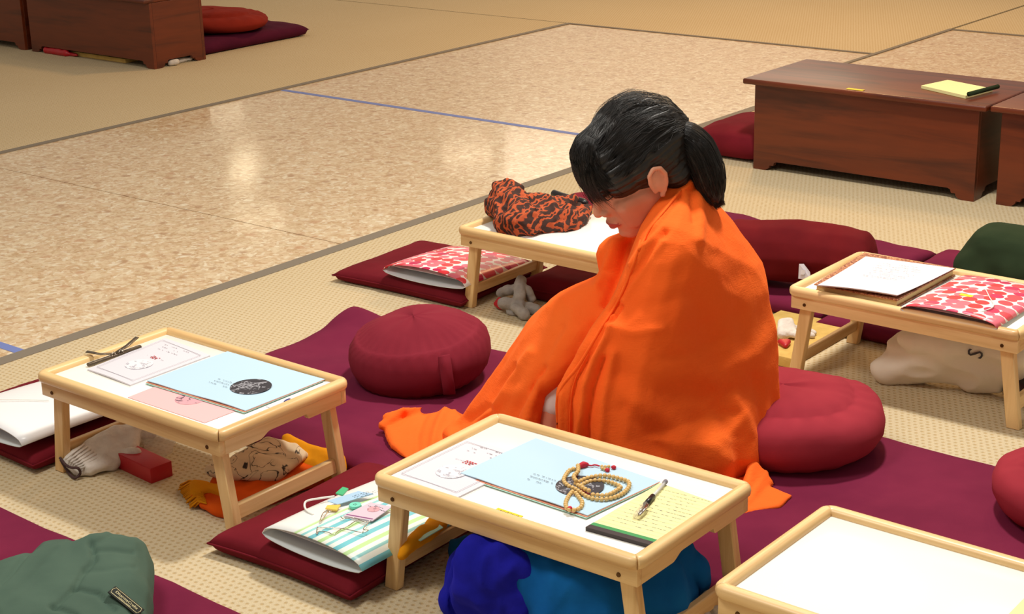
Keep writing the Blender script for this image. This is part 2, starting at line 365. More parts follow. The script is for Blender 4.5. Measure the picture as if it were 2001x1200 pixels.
def blob(name,hulls,vox,smooth,mat,parent=None,disp=None,factor=.5,post=0,extra=None):
    """union of convex hulls of balls, voxel-fused, smoothed and then pushed in and out by disp(co, nrm)"""
    bm=bmesh.new()
    for h in hulls: hull_into(bm,h)
    if extra: extra(bm)
    me=bpy.data.meshes.new(name); bm.to_mesh(me); bm.free(); o=bpy.data.objects.new(name,me); C.objects.link(o)
    m=o.modifiers.new('r','REMESH'); m.mode='VOXEL'; m.voxel_size=vox; m.use_smooth_shade=True
    if smooth: s=o.modifiers.new('s','SMOOTH'); s.factor=factor; s.iterations=smooth
    bpy.context.view_layer.update(); dg=bpy.context.evaluated_depsgraph_get()
    m2=bpy.data.meshes.new_from_object(o.evaluated_get(dg)); bpy.data.objects.remove(o); bpy.data.meshes.remove(me)
    n=len(m2.vertices); co=np.empty(n*3); m2.vertices.foreach_get('co',co); co=co.reshape(-1,3)
    if disp is not None:
        nr=np.empty(n*3,dtype=np.float32); m2.vertex_normals.foreach_get('vector',nr); nr=nr.reshape(-1,3).astype(float)
        co=disp(co,nr); m2.vertices.foreach_set('co',co.ravel()); m2.update()
    m2.materials.clear(); m2.materials.append(mat); m2.polygons.foreach_set('use_smooth',[True]*len(m2.polygons))
    m2.name=name; o=bpy.data.objects.new(name,m2); C.objects.link(o)
    if parent: o.parent=parent
    return o
def get_co(o):
    n=len(o.data.vertices); co=np.empty(n*3); o.data.vertices.foreach_get('co',co); return co.reshape(-1,3)
def pillow(name,w,l,h,mat,parent=None,n=5,res=36,seam=.45,dome=.5,amp=.004,ns=7,seed=0,pinch=.03,loc=(0,0,0),warp=None,power=.42):
    """stuffed flat cushion, its base at z=0, corners pointed, seam around its edge"""
    vs=[];idx={}
    def ed(u,v): return max(0,(1-abs(u)**n)*(1-abs(v)**n))**power
    for s in (1,-1):
        for i in range(res+1):
            for j in range(res+1):
                u=-1+2*i/res; v=-1+2*j/res; u=math.copysign(abs(u)**.75,u); v=math.copysign(abs(v)**.75,v)
                border = i in(0,res) or j in(0,res)
                if s==-1 and border: idx[s,i,j]=idx[1,i,j]; continue
                e=ed(u,v); x=u*w/2*(1-pinch*(1-v*v)*abs(u)**3); y=v*l/2*(1-pinch*(1-u*u)*abs(v)**3)
                if s==1:
                    z=h*(seam+(1-seam)*e*(dome+(1-dome)*(1-.5*(u*u+v*v))))
                    z+=amp*noise.noise(Vector((x*ns+seed,y*ns,seed)))*(.2+e)+.5*amp*noise.noise(Vector((x*ns*3+seed,y*ns*3,seed)))*e
                else: z=h*seam*(1-e**.6)
                if warp: x,y,z=warp(x,y,z,u,v)
                idx[s,i,j]=len(vs); vs.append((x+loc[0],y+loc[1],z+loc[2]))
    fs=[]
    for s in (1,-1):
        for i in range(res):
            for j in range(res):
                q=(idx[s,i,j],idx[s,i+1,j],idx[s,i+1,j+1],idx[s,i,j+1]); fs.append(q if s==1 else q[::-1])
    o=mesh(name,vs,fs,mat,parent)
    return o
def zafu(name,rx,ry,h,mat,parent=None,pleats=36,seed=0,dome=.012,pamp=.004,shape=None,topr=.80):
    """round buckwheat cushion: side band pleated between two round panels"""
    prof=[(0,0),(.3,0),(.55,.004/h),(.70,.02),(.84,.10),(.94,.24),(1,.45),(1.0,.60),(.965,.78),(.90,.90),(topr+.03,.965),(topr,.975),(topr-.03,.99),(.65,1.0+dome*.5/h),(.45,1+dome*.85/h),(.25,1+dome/h),(0,1+dome*1.05/h)]
    seg=144; vs=[];fs=[]
    for k,(r,z) in enumerate(prof):
        for i in range(seg):
            t=2*PI*i/seg; pl=math.sin(pleats*t+1.5*math.sin(3*t+seed))
            amp = pamp*math.exp(-((z-.93)/.16)**2)*(1 if r>.6 else 0) + pamp*.8*math.exp(-((z-.06)/.14)**2)*(1 if r>.6 else 0)
            nz=noise.noise(Vector((math.cos(t)*1.5+seed,math.sin(t)*1.5,z*2)))
            R=r*(1+.03*nz); sx,sy=(shape(t) if shape else (1,1))
            zz=z*h+ (.006*nz*min(1,z*3)) 
            if .7<z<.975 and r>topr: zz+=-.002*pl
            vs.append((rx*R*math.cos(t)*sx+amp*pl*math.cos(t), ry*R*math.sin(t)*sy+amp*pl*math.sin(t), max(0,zz) if z>0 else 0))
    for k in range(len(prof)-1):
        for i in range(seg):
            a=k*seg+i;b=k*seg+(i+1)%seg; fs.append((a,b,b+seg,a+seg))
    o=mesh(name,vs,fs,mat,parent); return o

# =================================================================== SETTING
def slab(name,x0,y0,x1,y1,z0,z1,mat,parent=None):
    o=box(name,(x0,y0,z0),(x1,y1,z1),mat,parent,0); return o
XN,XF,YC,YB = -3.56,-5.62,7.445,8.32
floor = bpy.data.objects.new('floor',None); C.objects.link(floor); floor['kind']='structure'
slab('carpet_panel',XN+.018,-1.5,3.2,6.42,-.05,0,M['carpet'],floor)
slab('carpet_panel',-12,-1.5,XF-.012,YC,-.05,0,M['carpet'],floor)
slab('carpet_panel',-12,YC+.012,XN-.185,14,-.05,0,M['carpet'],floor)
slab('carpet_panel',XN-.165,YB+.012,3.2,14,-.05,0,M['carpet'],floor)
slab('chip_panel',XF+.006,3.556,XN-.012,YC-.006,-.05,-.003,M['chip'],floor)
slab('chip_panel',XF+.006,-1.5,XN-.012,3.552,-.05,-.003,M['chip'],floor)
slab('chip_panel',XN-.172,6.436,3.2,YB-.01,-.05,-.0032,M['chip'],floor)
t1=slab('trim_1',XN-.026,-1.5,XN+.022,6.42,-.05,.0015,M['strip']); tag(t1,kind='structure')
t2=slab('trim_2',XF-.018,-1.5,XF+.014,YC,-.05,.0012,M['strip']); tag(t2,kind='structure')
t3=slab('trim_3',XF-.014,YC-.008,XN-.185,YC+.014,-.05,.0013,M['strip']); tag(t3,kind='structure')
t4=slab('trim_4',XN-.187,6.42,XN-.163,YB+.014,-.05,.0014,M['strip']); tag(t4,kind='structure')
t5=slab('trim_5',XN-.187,YB-.012,3.2,YB+.014,-.05,.0012,M['strip']); tag(t5,kind='structure')
t6=slab('trim_6',XN+.02,6.41,3.2,6.44,-.05,.0012,M['strip']); tag(t6,kind='structure')
for (xa,ya,xb,yb,lab) in ((-5.60,5.205,-3.58,5.235,'long blue tape line running across the chip floor behind the woman'),(-5.60,2.336,-3.575,2.366,'short end of blue tape on chip floor at the far left edge')):
    o=box('floor_tape',(xa,ya,-.0030),(xb,yb,-.0020),M['tape'],None,0); tag(o,lab,'tape','blue tape lines on the floor')

# =================================================================== TRAYS
TL,TW,TH = .583,.368,.2265
def rail_path(k):
    # rounded-rectangle centreline split at the four corners
    x0,x1,y0,y1=.0125,TL-.0125,.0125,TW-.0125; r=.012
    cs=[(x0+r,y0+r,PI),(x1-r,y0+r,1.5*PI),(x1-r,y1-r,0),(x0+r,y1-r,.5*PI)]
    def arc(c,a0,a1,n=4): return [Vector((c[0]+r*math.cos(a0+(a1-a0)*i/n),c[1]+r*math.sin(a0+(a1-a0)*i/n),TH)) for i in range(n+1)]
    a=cs[k]; b=cs[(k+1)%4]
    return arc(a,a[2]+PI/4,a[2]+PI/2)+arc(b,b[2],b[2]+PI/4)
def make_tray():
    root=empty('bed_tray',(0,0,0))
    prof=[]
    for i in range(14):
        t=2*PI*i/14; prof.append((.0125*math.copysign(abs(math.cos(t))**.8,math.cos(t)),.0120*math.copysign(abs(math.sin(t))**.75,math.sin(t))))
    for k in range(4): sweep('rim_rail',rail_path(k),prof,M['pineX' if k%2==0 else 'pineY'],root)
    box('panel',(.018,.018,.2185),(TL-.018,TW-.018,.2265),M['white_panel'],root,.0005)
    for y in (.010,TW-.024): box('long_apron',(.010,y,.184),(TL-.010,y+.014,.2165),M['pineX'],root,.0015)
    o=[(.024,.2165),(.024,.184)]
    ya,yb=.115,.25
    for i in range(7):
        t=i/6; o.append((ya+.03*t,.184+.0115*(3*t*t-2*t**3)))
    for i in range(7):
        t=i/6; o.append((yb-.008+.008*t,.1955-.0115*(3*t*t-2*t**3)))
    o+=[(TW-.024,.184),(TW-.024,.2165)]
    for x in (.010,TL-.022): prism('end_apron',o,'X',x,x+.012,M['pineY'],root)
    for sx in (0,1):
        for sy in (0,1):
            xt=.046; xb=.014; y0=.026 if sy==0 else TW-.046; y1=y0+.020
            X=lambda x: x if sx==0 else TL-x
            top=.213; w=.0155
            ol=[(X(xt-w),top),(X(xt+w),top),(X(xb+w),0),(X(xb-w),0)]
            prism('leg',ol,'Y',y0,y1,M['pineZ'],root,.0018)
        z0,z1=.036,.066; xm=lambda z:.014+(.046-.014)*z/.213
        X=lambda x: x if sx==0 else TL-x
        ol=[(X(xm(z0)-.007),z0),(X(xm(z0)+.007),z0),(X(xm(z1)+.007),z1),(X(xm(z1)-.007),z1)]
        prism('stretcher',ol,'Y',.046,TW-.046,M['pineY'],root,.002)
        for y in (.0096,TW-.0096):
            bm=bmesh.new(); bmesh.ops.create_cone(bm,cap_ends=True,segments=12,radius1=.0045,radius2=.0038,depth=.003,matrix=Matrix.Translation((X(.046),y,.197))@Matrix.Rotation(PI/2,4,'X'))
            from_bm('screw',bm,M['screw'],root,True,40)
    return root
def copy_tree(o,parent=None):
    c=o.copy(); C.objects.link(c); c.parent=parent
    for ch in list(o.children): copy_tree(ch,c)
    return c
tray=make_tray()
TRAYS=[(-2.873,1.905,0,'pine bed tray holding two booklets and a pink sheet, at the left of the picture'),
 (-1.928,1.942,.012,'pine bed tray holding the wooden prayer beads and yellow writing pad'),
 (-1.866,3.316,0,'pine bed tray carrying a notebook and a dotted folder, over the white cloth bag'),
 (-1.216,1.952,0,'nearly empty pine bed tray with a bare white top, nearest the camera at lower right'),
 (-2.865,3.270,0,'pine bed tray with the crumpled batik scarf on top, behind the orange shawl')]
for i,(x,y,a,l) in enumerate(TRAYS):
    t=tray if i==0 else copy_tree(tray)
    t.location=(x,y,0); t.rotation_euler=(0,0,a); tag(t,l,'bed tray','wooden bed trays set on the carpet')

# =================================================================== MATS
def mat_obj(x0,x1,y0,y1,h,label,seed=0,warp=None,m='purple',name='floor_mat',group='plum floor mats'):
    e=empty(name,((x0+x1)/2,(y0+y1)/2,0),0,label,'floor mat',group)
    pillow('cover',x1-x0,y1-y0,h,M[m],e,n=12,res=44,amp=.010,ns=5,seed=seed,pinch=.012,dome=.85,warp=warp,power=.3)
    return e
def warp1(x,y,z,u,v):
    # corner at far left folded up; left edge runs in towards the near side
    if u<0: x+= -u*max(0,.25-v)*0.02
    d=math.hypot(u+1.0,(v-1.0)*.8)
    z+= .038*math.exp(-(d/.28)**2) ; y-= .03*math.exp(-(d/.3)**2)
    z+= .010*math.exp(-((u+.75+.25*v)/.10)**2)*(1-abs(v))
    return x,y,z
mat_obj(-2.985,-1.965,2.27,3.01,.045,'plum floor mat with a turned-up corner, under the domed maroon cushion',1,warp1)
mat_obj(-1.955,-.75,2.26,3.06,.052,'plum floor mat under the seated woman, running off the right of the picture',3)
mat_obj(-3.6,-1.75,.95,1.715,.045,'plum floor mat under the green cushion in the lower left corner',5)
mat_obj(-2.80,-1.985,3.72,4.42,.05,'plum floor mat behind the tray with the batik scarf',7)
mat_obj(-1.975,-.75,3.66,4.45,.055,'plum floor mat behind the notebook tray, under the bolster',9)
mat_obj(-7.60,-6.60,5.57,6.38,.075,'dark plum floor mat beside the left wooden bench, under the red cushion',11,None,'darkplum')
# bright plum corner bit of the mat at rear right, darker stack piece
# =================================================================== FLAT CUSHIONS
def cush(x0,x1,y0,y1,h,label,rot=0,m='wine',seed=0,z=0):
    e=empty('flat_cushion',((x0+x1)/2,(y0+y1)/2,z),rot,label,'cushion','flat support cushions')
    c=pillow('cover',x1-x0,y1-y0,h,M[m],e,n=7,res=34,amp=.004,ns=9,seed=seed,pinch=.05,dome=.85,power=.36)
    # piping seam round the edge
    w,l=(x1-x0),(y1-y0); pts=[]
    for k in range(4):
        for i in range(14):
            s=-1+2*i/14; u,v=[(s,-1),(1,s),(-s,1),(-1,-s)][k]
            pts.append(Vector((u*w/2*(1-.05*(1-v*v)*abs(u)**3),v*l/2*(1-.05*(1-u*u)*abs(v)**3),h*.45)))
    tube('piping',pts,.0022,M[m],c,6,closed=True)
    return e
cush(-2.30,-1.925,1.865,2.325,.053,'flat maroon cushion under the striped folder, in front of the middle tray',.02,'wine',2)
cush(-3.335,-2.85,3.255,3.655,.048,'flat maroon cushion under the dotted folder beside the batik-scarf tray',.03,'wine',4)
cush(-3.30,-2.885,1.885,2.30,.052,'flat maroon cushion under the white folder at the left edge',.0,'wine',6)
cush(-2.79,-2.33,3.44,3.70,.075,'dark maroon cushion on the carpet beneath the back of the scarf tray',.0,'wine',8)

# =================================================================== ZAFUS
z1=empty('round_cushion',(-2.518,2.735,.042),.25,'domed maroon meditation cushion with a side handle, on the left plum mat','cushion')
z1.rotation_euler=(math.radians(5),math.radians(-5),YAW)
b=zafu('body',.170,.160,.128,M['maroon'],z1,pleats=34,seed=2,dome=.034,pamp=.0030,topr=.84,shape=lambda t:(1.0+.02*math.cos(t),1.0))
hp=spline([(.070,-.136,.116),(.0715,-.150,.100),(.072,-.158,.072),(.072,-.156,.045),(.071,-.144,.020)],5)
sweep('handle',hp,[(-.014,-.0018),(.014,-.0018),(.014,.0018),(-.014,.0018)],M['maroon'],z1,up=Vector((0,-1,0)))
def gather(parent,c,d,mat,n=7,ln=.05):
    for i in range(n):
        a=(i-(n-1)/2)*.012
        pts=spline([Vector(c)+Vector((a*1.6,0,-ln*.9)),Vector(c)+Vector((a*1.1,-.006,-ln*.4)),Vector(c)+Vector((a*.6,-.003,0))],4)
        tube('fold',pts,.0045,mat,parent,6,scales=[.3+.7*math.sin(PI*j/(len(pts)-1)) for j in range(len(pts))])
z2=empty('round_cushion',(-1.615,2.870,.048),.4,'large round crimson cushion behind the seated woman, squashed and seamed','cushion')
zafu('body',.217,.204,.122,M['crimson'],z2,pleats=22,seed=5,dome=.016,pamp=.0024,topr=.72)
z3=empty('round_cushion',(-.972,2.905,.048),0,'round crimson cushion cut off by the right edge of the picture','cushion')
zafu('body',.175,.175,.105,M['crimson'],z3,pleats=14,seed=9,dome=.016,pamp=.003,topr=.74)
z4=empty('round_cushion',(-6.90,5.97,.073),0,'red round cushion on the dark plum mat beside the left bench','cushion')
zafu('body',.32,.25,.085,M['red'],z4,pleats=20,seed=4,dome=.02,pamp=.0015,topr=.7)
z5=empty('round_cushion',G(1150,425,.05),0,'maroon round cushion half hidden behind the batik scarf and her face','cushion'); z5.location.z=0
zafu('body',.14,.14,.10,M['maroon'],z5,pleats=24,seed=8,dome=.02,pamp=.002)
z6=empty('round_cushion',(-3.185,5.36,0),0,'maroon cushion standing on the carpet at the left end of the right bench','cushion')
pillow('cover',.30,.42,.12,M['wine'],z6,n=5,res=30,amp=.006,seed=3,dome=.7)
# bolster
bo=empty('bolster_cushion',G(1528,566,.055)+Vector((0,.07,0)),.32,'long dark maroon bolster with a small white tag, behind the woman','cushion')
def bolx(co,nr):
    d=fbm(co,9,3,2)*.006+fbm(co,26,5,1)*.0012; return co+nr*d[:,None]
blob('cover',[[((-.16,.0,.088),(.05,.095,.086)),((-.0,.0,.092),(.05,.10,.09)),((.185,0,.088),(.035,.095,.080))]],.008,6,M['darkmaroon'],bo,bolx)
lp=G(1541,519,.10); 
tg=mesh('sewn_label',[(0,0,0),(.034,0,0),(.030,.004,.020),(.012,.008,.040),(0,.004,.040)],[(0,1,2,3,4)],M['paper'],bo,False); tg.location=(.030,-.112,.050)
sd=mesh('print',[(.006,-.001,.012),(.018,-.001,.012),(.018,.0005,.026),(.006,.0005,.026)],[(0,1,2,3)],M['seal_faint'],tg,False)
# dark green cushion right
gc=empty('round_cushion',G(1996,590,.055)+Vector((0,.12,0)),0,'dark green upright cushion at the right edge behind the dotted folder','cushion')
def lump(a,s,seed,a2=0,s2=30):
    def f(co,nr):
        d=fbm(co,s,seed,2)*a
        if a2: d=d+fbm(co,s2,seed+3,1)*a2
        co=co+nr*d[:,None]; co[:,2]=np.maximum(co[:,2],0.0); return co
    return f
blob('cover',[[((-.17,0,.05),(.06,.12,.05)),((.25,0,.05),(.08,.12,.05)),((-.14,0,.125),(.05,.09,.035)),((.25,0,.13),(.08,.1,.035))]],.009,5,M['darkgreen'],gc,lump(.010,8,2,.002))

# green cushion bottom left, panelled
gb=empty('round_cushion',(-2.46,1.43,.045),YAW,'large green panelled cushion with a woven brand patch in the lower left corner','cushion')
GBI=None
def gl(px,py,z):
    p=G(px,py,z)-Vector((-2.46,1.43,.045)); c,s=math.cos(-YAW),math.sin(-YAW); return Vector((p.x*c-p.y*s,p.x*s+p.y*c,p.z))
gh=[[(gl(236,1115,.105),(.057,.07,.065)),(gl(215,1190,.10),(.07,.08,.06)),(gl(190,1092,.135),(.055,.06,.042)),(gl(200,1260,.08),(.08,.09,.06)),(gl(110,1118,.125),(.06,.09,.045)),(gl(90,1220,.10),(.09,.09,.06)),(gl(-60,1180,.09),(.08,.09,.05)),(gl(-60,1260,.09),(.08,.09,.06))]]
GBL=[((305,1010+1000),0)]
def gpx(co):
    P=np.array(gb.location)+np.stack([co[:,0]*math.cos(YAW)-co[:,1]*math.sin(YAW),co[:,0]*math.sin(YAW)+co[:,1]*math.cos(YAW),co[:,2]],1)-EYE
    z=P@CW; return np.stack([CX+FPX*(P@CR)/z, CY-FPX*(P@CU)/z],1)
def polydist(px,line):
    best=np.full(len(px),1e9); line=np.array(line,float)
    for a,b in zip(line[:-1],line[1:]):
        d=b-a; t=np.clip(((px-a)@d)/(d@d),0,1); q=a+t[:,None]*d; best=np.minimum(best,np.hypot(*(px-q).T))
    return best
def gdisp(co,nr):
    px=gpx(co); d=fbm(co,10,2,2)*.006+rid(co*np.array([.45,1.3,.6]),9,4)*.0025
    for ln,a,w in [([(78,1062),(50,1085),(20,1120),(0,1140)],-.006,5),([(178,1062),(185,1095),(165,1115),(145,1152),(105,1190)],-.005,3),([(145,1151),(190,1160),(225,1190)],-.004,3),([(178,1066),(220,1045),(260,1045)],-.004,4),([(187,1078),(225,1076),(260,1079)],-.004,4),([(140,1055),(175,1040),(200,1038)],-.005,4),([(100,1188),(150,1205)],-.004,4),([(165,1115),(200,1115),(260,1112)],-.002,4),([(120,1080),(60,1140),(0,1190)],.004,12),([(0,1090),(60,1075)],-.004,5)]:
        d=d+1.5*a*np.exp(-(polydist(px,ln)/max(w,5))**2)
    co=co+nr*d[:,None]; co[:,2]=np.maximum(co[:,2],0); return co
gbo=blob('body',gh,.0045,9,M['green'],gb,gdisp)
def surf_place(o_mesh,root,px,py):
    """hit point and normal on a mesh under a viewing ray, in root-local space"""
    bpy.context.view_layer.update(); inv=root.matrix_world.inverted(); d=Vector(CW*FPX+CR*(px-CX)-CU*(py-CY)).normalized()
    bv=BVHTree.FromPolygons([v.co for v in o_mesh.data.vertices],[tuple(p.vertices) for p in o_mesh.data.polygons])
    h=bv.ray_cast(inv@Vector(EYE),(inv.to_3x3()@d).normalized()); return h[0],h[1],bv
def text(name,body,size,mat,parent,mtx,ext=.0002):
    cu=bpy.data.curves.new(name,'FONT'); cu.body=body; cu.size=size; cu.extrude=ext; cu.align_x='CENTER'; cu.align_y='CENTER'; cu.resolution_u=2
    cu.materials.append(mat); o=bpy.data.objects.new(name,cu); C.objects.link(o); bpy.context.view_layer.update(); me=bpy.data.meshes.new_from_object(o.evaluated_get(bpy.context.evaluated_depsgraph_get())); bpy.data.objects.remove(o); o=bpy.data.objects.new(name,me); C.objects.link(o); o.parent=parent; o.matrix_local=mtx; return o
P,Nn,_=surf_place(gbo,gb,245,1177); P2,_,_=surf_place(gbo,gb,262,1193)
if P is None: P,Nn,P2=gl(245,1177,.14),Vector((0,-.3,1)).normalized(),gl(262,1193,.13)
ax=(P2-P); ax=(ax-Nn*ax.dot(Nn)).normalized(); ay=Nn.cross(ax)
lab_m=Matrix((ax,ay,Nn)).transposed().to_4x4(); lab_m.translation=P+Nn*.003
lb=box('brand_patch',(-.032,-.011,-.0012),(.032,.011,.0012),M['label_cloth'],gb,.001); lb.matrix_local=lab_m
rim=[Vector((x,y,.0016)) for x,y in [(-.028,-.0075),(.028,-.0075),(.030,0),(.028,.0075),(-.028,.0075),(-.030,0)]]
tube('border',rim,.0006,M['label_ink'],lb,5,closed=True)
text('lettering','DharmaCrafts',.0082,M['label_ink'],lb,Matrix.Translation((0,.001,.0014)))
text('lettering','meditation supplies',.0034,M['label_ink'],lb,Matrix.Translation((0,-.0048,.0014)))

# =================================================================== BENCHES
def bench(x0,x1,yf,depth,h,label,over=.035,drop=0):
    e=empty('low_bench',(x0,yf,0),0,label,'bench','stained wooden benches'); L=x1-x0; t=.018
    def cut(L,a=.0,fl=.055,ht=.035):
        o=[(0,0),(fl-.02,0)]
        for i in range(6):
            q=i/5*PI/2; o.append((fl-.02+.03*math.sin(q)*.9,ht*.55*(1-math.cos(q))))
        o+=[(fl+.022,ht*.55),(fl+.026,ht*.9),(fl+.036,ht)]
        r=[(L-u,v) for u,v in o[::-1]]
        return o+r+[(L,h-.02),(0,h-.02)]
    prism('front_panel',cut(L,fl=.06),'Y',0,t,M['mahX'],e,.001)
    prism('back_panel',cut(L,fl=.06),'Y',depth-t,depth,M['mahX'],e,.001)
    for x in (0,L-t): 
        prism('side_panel',[(u+t+.0005,v) for u,v in cut(depth-2*t-.001,fl=.045)],'X',x,x+t,M['mahY'],e,.001)
    box('top_board',(-over,-.03,h-.02),(L+over,depth+.03,h),M['mahX'],e,.006,seg=3)
    return e
b1=bench(-3.022,-2.175,5.105,.40,.332,'long dark wooden bench at upper right with a writing pad on its right end',.035)
b2=bench(-2.103,-1.2,5.118,.40,.332,'dark wooden bench cut off by the right edge, end to end with its neighbour',.030)
b3=bench(-7.535,-6.53,5.235,.335,.345,'dark wooden bench at upper left, next to the red cushion',.0)
b4=bench(-8.6,-7.595,5.235,.335,.345,'dark wooden bench cut off by the top left corner of the picture',.0)
o=box('sticker',(0,0,0),(.062,.02,.0008),M['sticker'],None,0); o.location=G(1653,174,.333); tag(o,'small yellow sticker on the front edge of the right bench top','sticker')
o=box('sticker',(0,0,0),(.05,.02,.0008),M['sticker'],None,0); 
o.location=(-1.55,1.985,.2268); o.location=G(993,1006,.2268)-Vector((.03,.008,0)); o.scale=(1.1,.9,1); tag(o,'yellow name sticker near the front rim of the prayer-bead tray','sticker')
for k in range(12):
    mesh('print',[(.005+k*.0034,.006,.001),(.0066+k*.0034,.006,.001),(.0072+k*.0034,.013+.002*(k%3),.001),(.0056+k*.0034,.013+.002*(k%2),.001)],[(0,1,2,3)],M['ink_dark'],o,False)

# =================================================================== PAPER GOODS
def sheet(name,cs,z,th,mat,parent=None,curl=None,res=10,rounded=0):
    """thin slab through four corner points (counter-clockwise)"""
    c=[Vector((p[0],p[1],0)) for p in cs]; vs=[];fs=[]; n=res
    org=(c[0]+c[1]+c[2]+c[3])/4
    for s in (0,1):
        for i in range(n+1):
            for j in range(n+1):
                u=i/n;v=j/n; p=c[0]*(1-u)*(1-v)+c[1]*u*(1-v)+c[2]*u*v+c[3]*(1-u)*v-org
                zz=(curl(u,v) if curl else 0); vs.append((p.x,p.y,s*th+zz))
    K=(n+1)**2
    for i in range(n):
        for j in range(n):
            a=i*(n+1)+j; q=(a,a+n+1,a+n+2,a+1); fs.append(q[::-1]); fs.append(tuple(x+K for x in q))
    bd=[i*(n+1) for i in range(n+1)]+[n*(n+1)+j for j in range(1,n+1)]+[i*(n+1)+n for i in range(n-1,-1,-1)]+[j for j in range(n-1,0,-1)]
    for a,b in zip(bd,bd[1:]+bd[:1]): fs.append((a,b,b+K,a+K))
    o=mesh(name,vs,fs,mat,parent,False); o.location=(org.x,org.y,z); return o
def quadpx(ps,z): return [G(x,y,z) for x,y in ps]
def disc(name,parent,loc,rx,ry,mat,z):
    vs=[(loc[0]+rx*math.cos(2*PI*i/40),loc[1]+ry*math.sin(2*PI*i/40),z) for i in range(40)]; vs+=[(x,y,zz+.0004) for x,y,zz in vs]
    fs=[tuple(range(40))[::-1],tuple(range(40,80))]+[(i,(i+1)%40,40+(i+1)%40,40+i) for i in range(40)]
    return mesh(name,vs,fs,mat,parent,False)
def scribble(name,parent,o,ux,uy,w,rows,gap,mat,z,h=.0016,seed=0,dens=.8):
    """rows of little strokes like small print"""
    rd=random.Random(seed); vs=[];fs=[]; ux=Vector(ux);uy=Vector(uy)
    for r in range(rows):
        s=rd.uniform(0,.1)*w; end=w*rd.uniform(.75,1)
        while s<end:
            l=rd.uniform(.002,.007)
            if rd.random()<dens:
                a=Vector(o)+ux*s+uy*(-r*gap+rd.uniform(-.0003,.0003)); b=a+ux*l; c=b+uy*h*rd.uniform(.5,1); d=a+uy*h*rd.uniform(.5,1)
                k=len(vs); vs+=[(p.x,p.y,z) for p in (a,b,c,d)]; fs.append((k,k+1,k+2,k+3))
            s+=l+rd.uniform(.001,.003)
    return mesh(name,vs,fs,mat,parent,False)
def frame_lines(parent,cs,z,mat,ins=.012,wd=.0009):
    c=[Vector((p[0],p[1],0)) for p in cs]; org=sum(c,Vector())/4; vs=[];fs=[]
    inner=[(p-org)*(1-ins/(p-org).length*1.414) for p in c]; inner2=[(p-org)*(1-(ins+wd)/(p-org).length*1.414) for p in c]
    vs=[(p.x,p.y,z) for p in inner+inner2]; fs=[(i,(i+1)%4,4+(i+1)%4,4+i) for i in range(4)]
    return mesh('printed_border',vs,fs,mat,parent,False)
ZP=.2270
def booklet(cpx,label,seed):
    cs=quadpx(cpx,ZP)
    o=sheet('booklet',cs,ZP,.0032,M['paper'],None,lambda u,v:.0018*math.sin(u*PI)+.002*max(0,.25-u)*4*0)
    tag(o,label,'booklet','white song booklets on the trays')
    frame_lines(o,[p for p in cs],.0058,M['ink'],.014)
    d=cs[1]-cs[0]; ux=d.normalized(); uy=(cs[3]-cs[0]).normalized(); c=Vector((0,0,0)); ctr=lambda a,b:(ux*a+uy*b)
    q=ctr(.0,-.028); disc('printed_seal',o,(q.x,q.y),.030,.030,M['seal_faint'],.0054)
    q=ctr(-.045,.085); scribble('printed_text',o,(q.x,q.y,0),ux,uy,.09,3,.013,M['ink'],.0060,.0016,seed,.55)
    q=ctr(-.012,.022); scribble('printed_emblem',o,(q.x,q.y,0),ux,uy,.022,3,.005,M['ink_red'],.0060,.004,seed+1,.9)
    q=ctr(-.035,.018); scribble('printed_text',o,(q.x,q.y,0),ux,uy,.07,1,.01,M['ink'],.0060,.0012,seed+2,.5)
    # staple-bound lower sheets fanned at the near edge
    sheet('lower_page',[p-org3(cs)+uy*(-.004)+ux*(.003) for p in cs],-.0006,.0006,M['paper_cream'],o)
    return o
def org3(cs): 
    s=sum((Vector((p[0],p[1],0)) for p in cs),Vector())/4; return s
booklet([(171,724),(255,755),(411,697),(322,663)],'white printed booklet under a dark clip, on the left tray',1)
booklet([(763,933),(890,977),(1044,902),(914,860)],'white printed booklet partly under the blue folder on the prayer-bead tray',5)
def blue_folder(cpx,label,sealpx,textpx,extra,seed):
    cs=quadpx(cpx,ZP+.003)
    o=sheet('song_folder',cs,ZP+.0042 if extra!='none' else ZP+.001,.0016,M['blue_paper'],None,lambda u,v:.0016*math.sin(3*u+2*v)+.0012*math.sin(9*u+1)*(1-v)**3+.003*max(0,u-.8)*(1-v),16)
    tag(o,label,'folder','pale blue folders on the trays')
    zz=.0062
    s=G(*sealpx,o.location.z+zz)-o.location; disc('printed_seal',o,(s.x,s.y),.043,.043,M['seal'],.0034)
    ux=(cs[1]-cs[0]).normalized(); uy=(cs[3]-cs[0]).normalized()
    t=G(*textpx,o.location.z+zz)-o.location
    scribble('printed_text',o,(t.x,t.y,0),ux,uy,.055,3,.012,M['ink_dark'],.0046,.0018,seed,.7)
    c2=[p-org3(cs) for p in cs]
    sheet('inner_page',[p+ux*.001-uy*.003 for p in c2],-.0010,.0008,M['salmon'],o)
    sheet('inner_page',[p+ux*(.002)-uy*.0055 for p in c2],-.0022,.0008,M['green_paper'],o)
    return o
fa=blue_folder([(287,747),(480,805),(635,742),(445,690)],'pale blue folder with a round black seal, over the pink sheet on the left tray',(490,753),(424,738),'x',11)
fb=blue_folder([(900,928),(1148,1010),(1290,942),(1047,860)],'pale blue folder with a round black seal lying under the prayer beads',(1133,947),(1040,923),'x',12)
ps=quadpx([(250,777),(400,827),(470,800),(318,750)],ZP)
o=sheet('paper_sheet',ps,ZP,.0008,M['pink_paper']); tag(o,'pale pink sheet with a faint round seal, on the left tray','paper')
s=G(373,780,ZP)-o.location; disc('printed_seal',o,(s.x,s.y),.032,.032,M['seal_pink'],.0010)
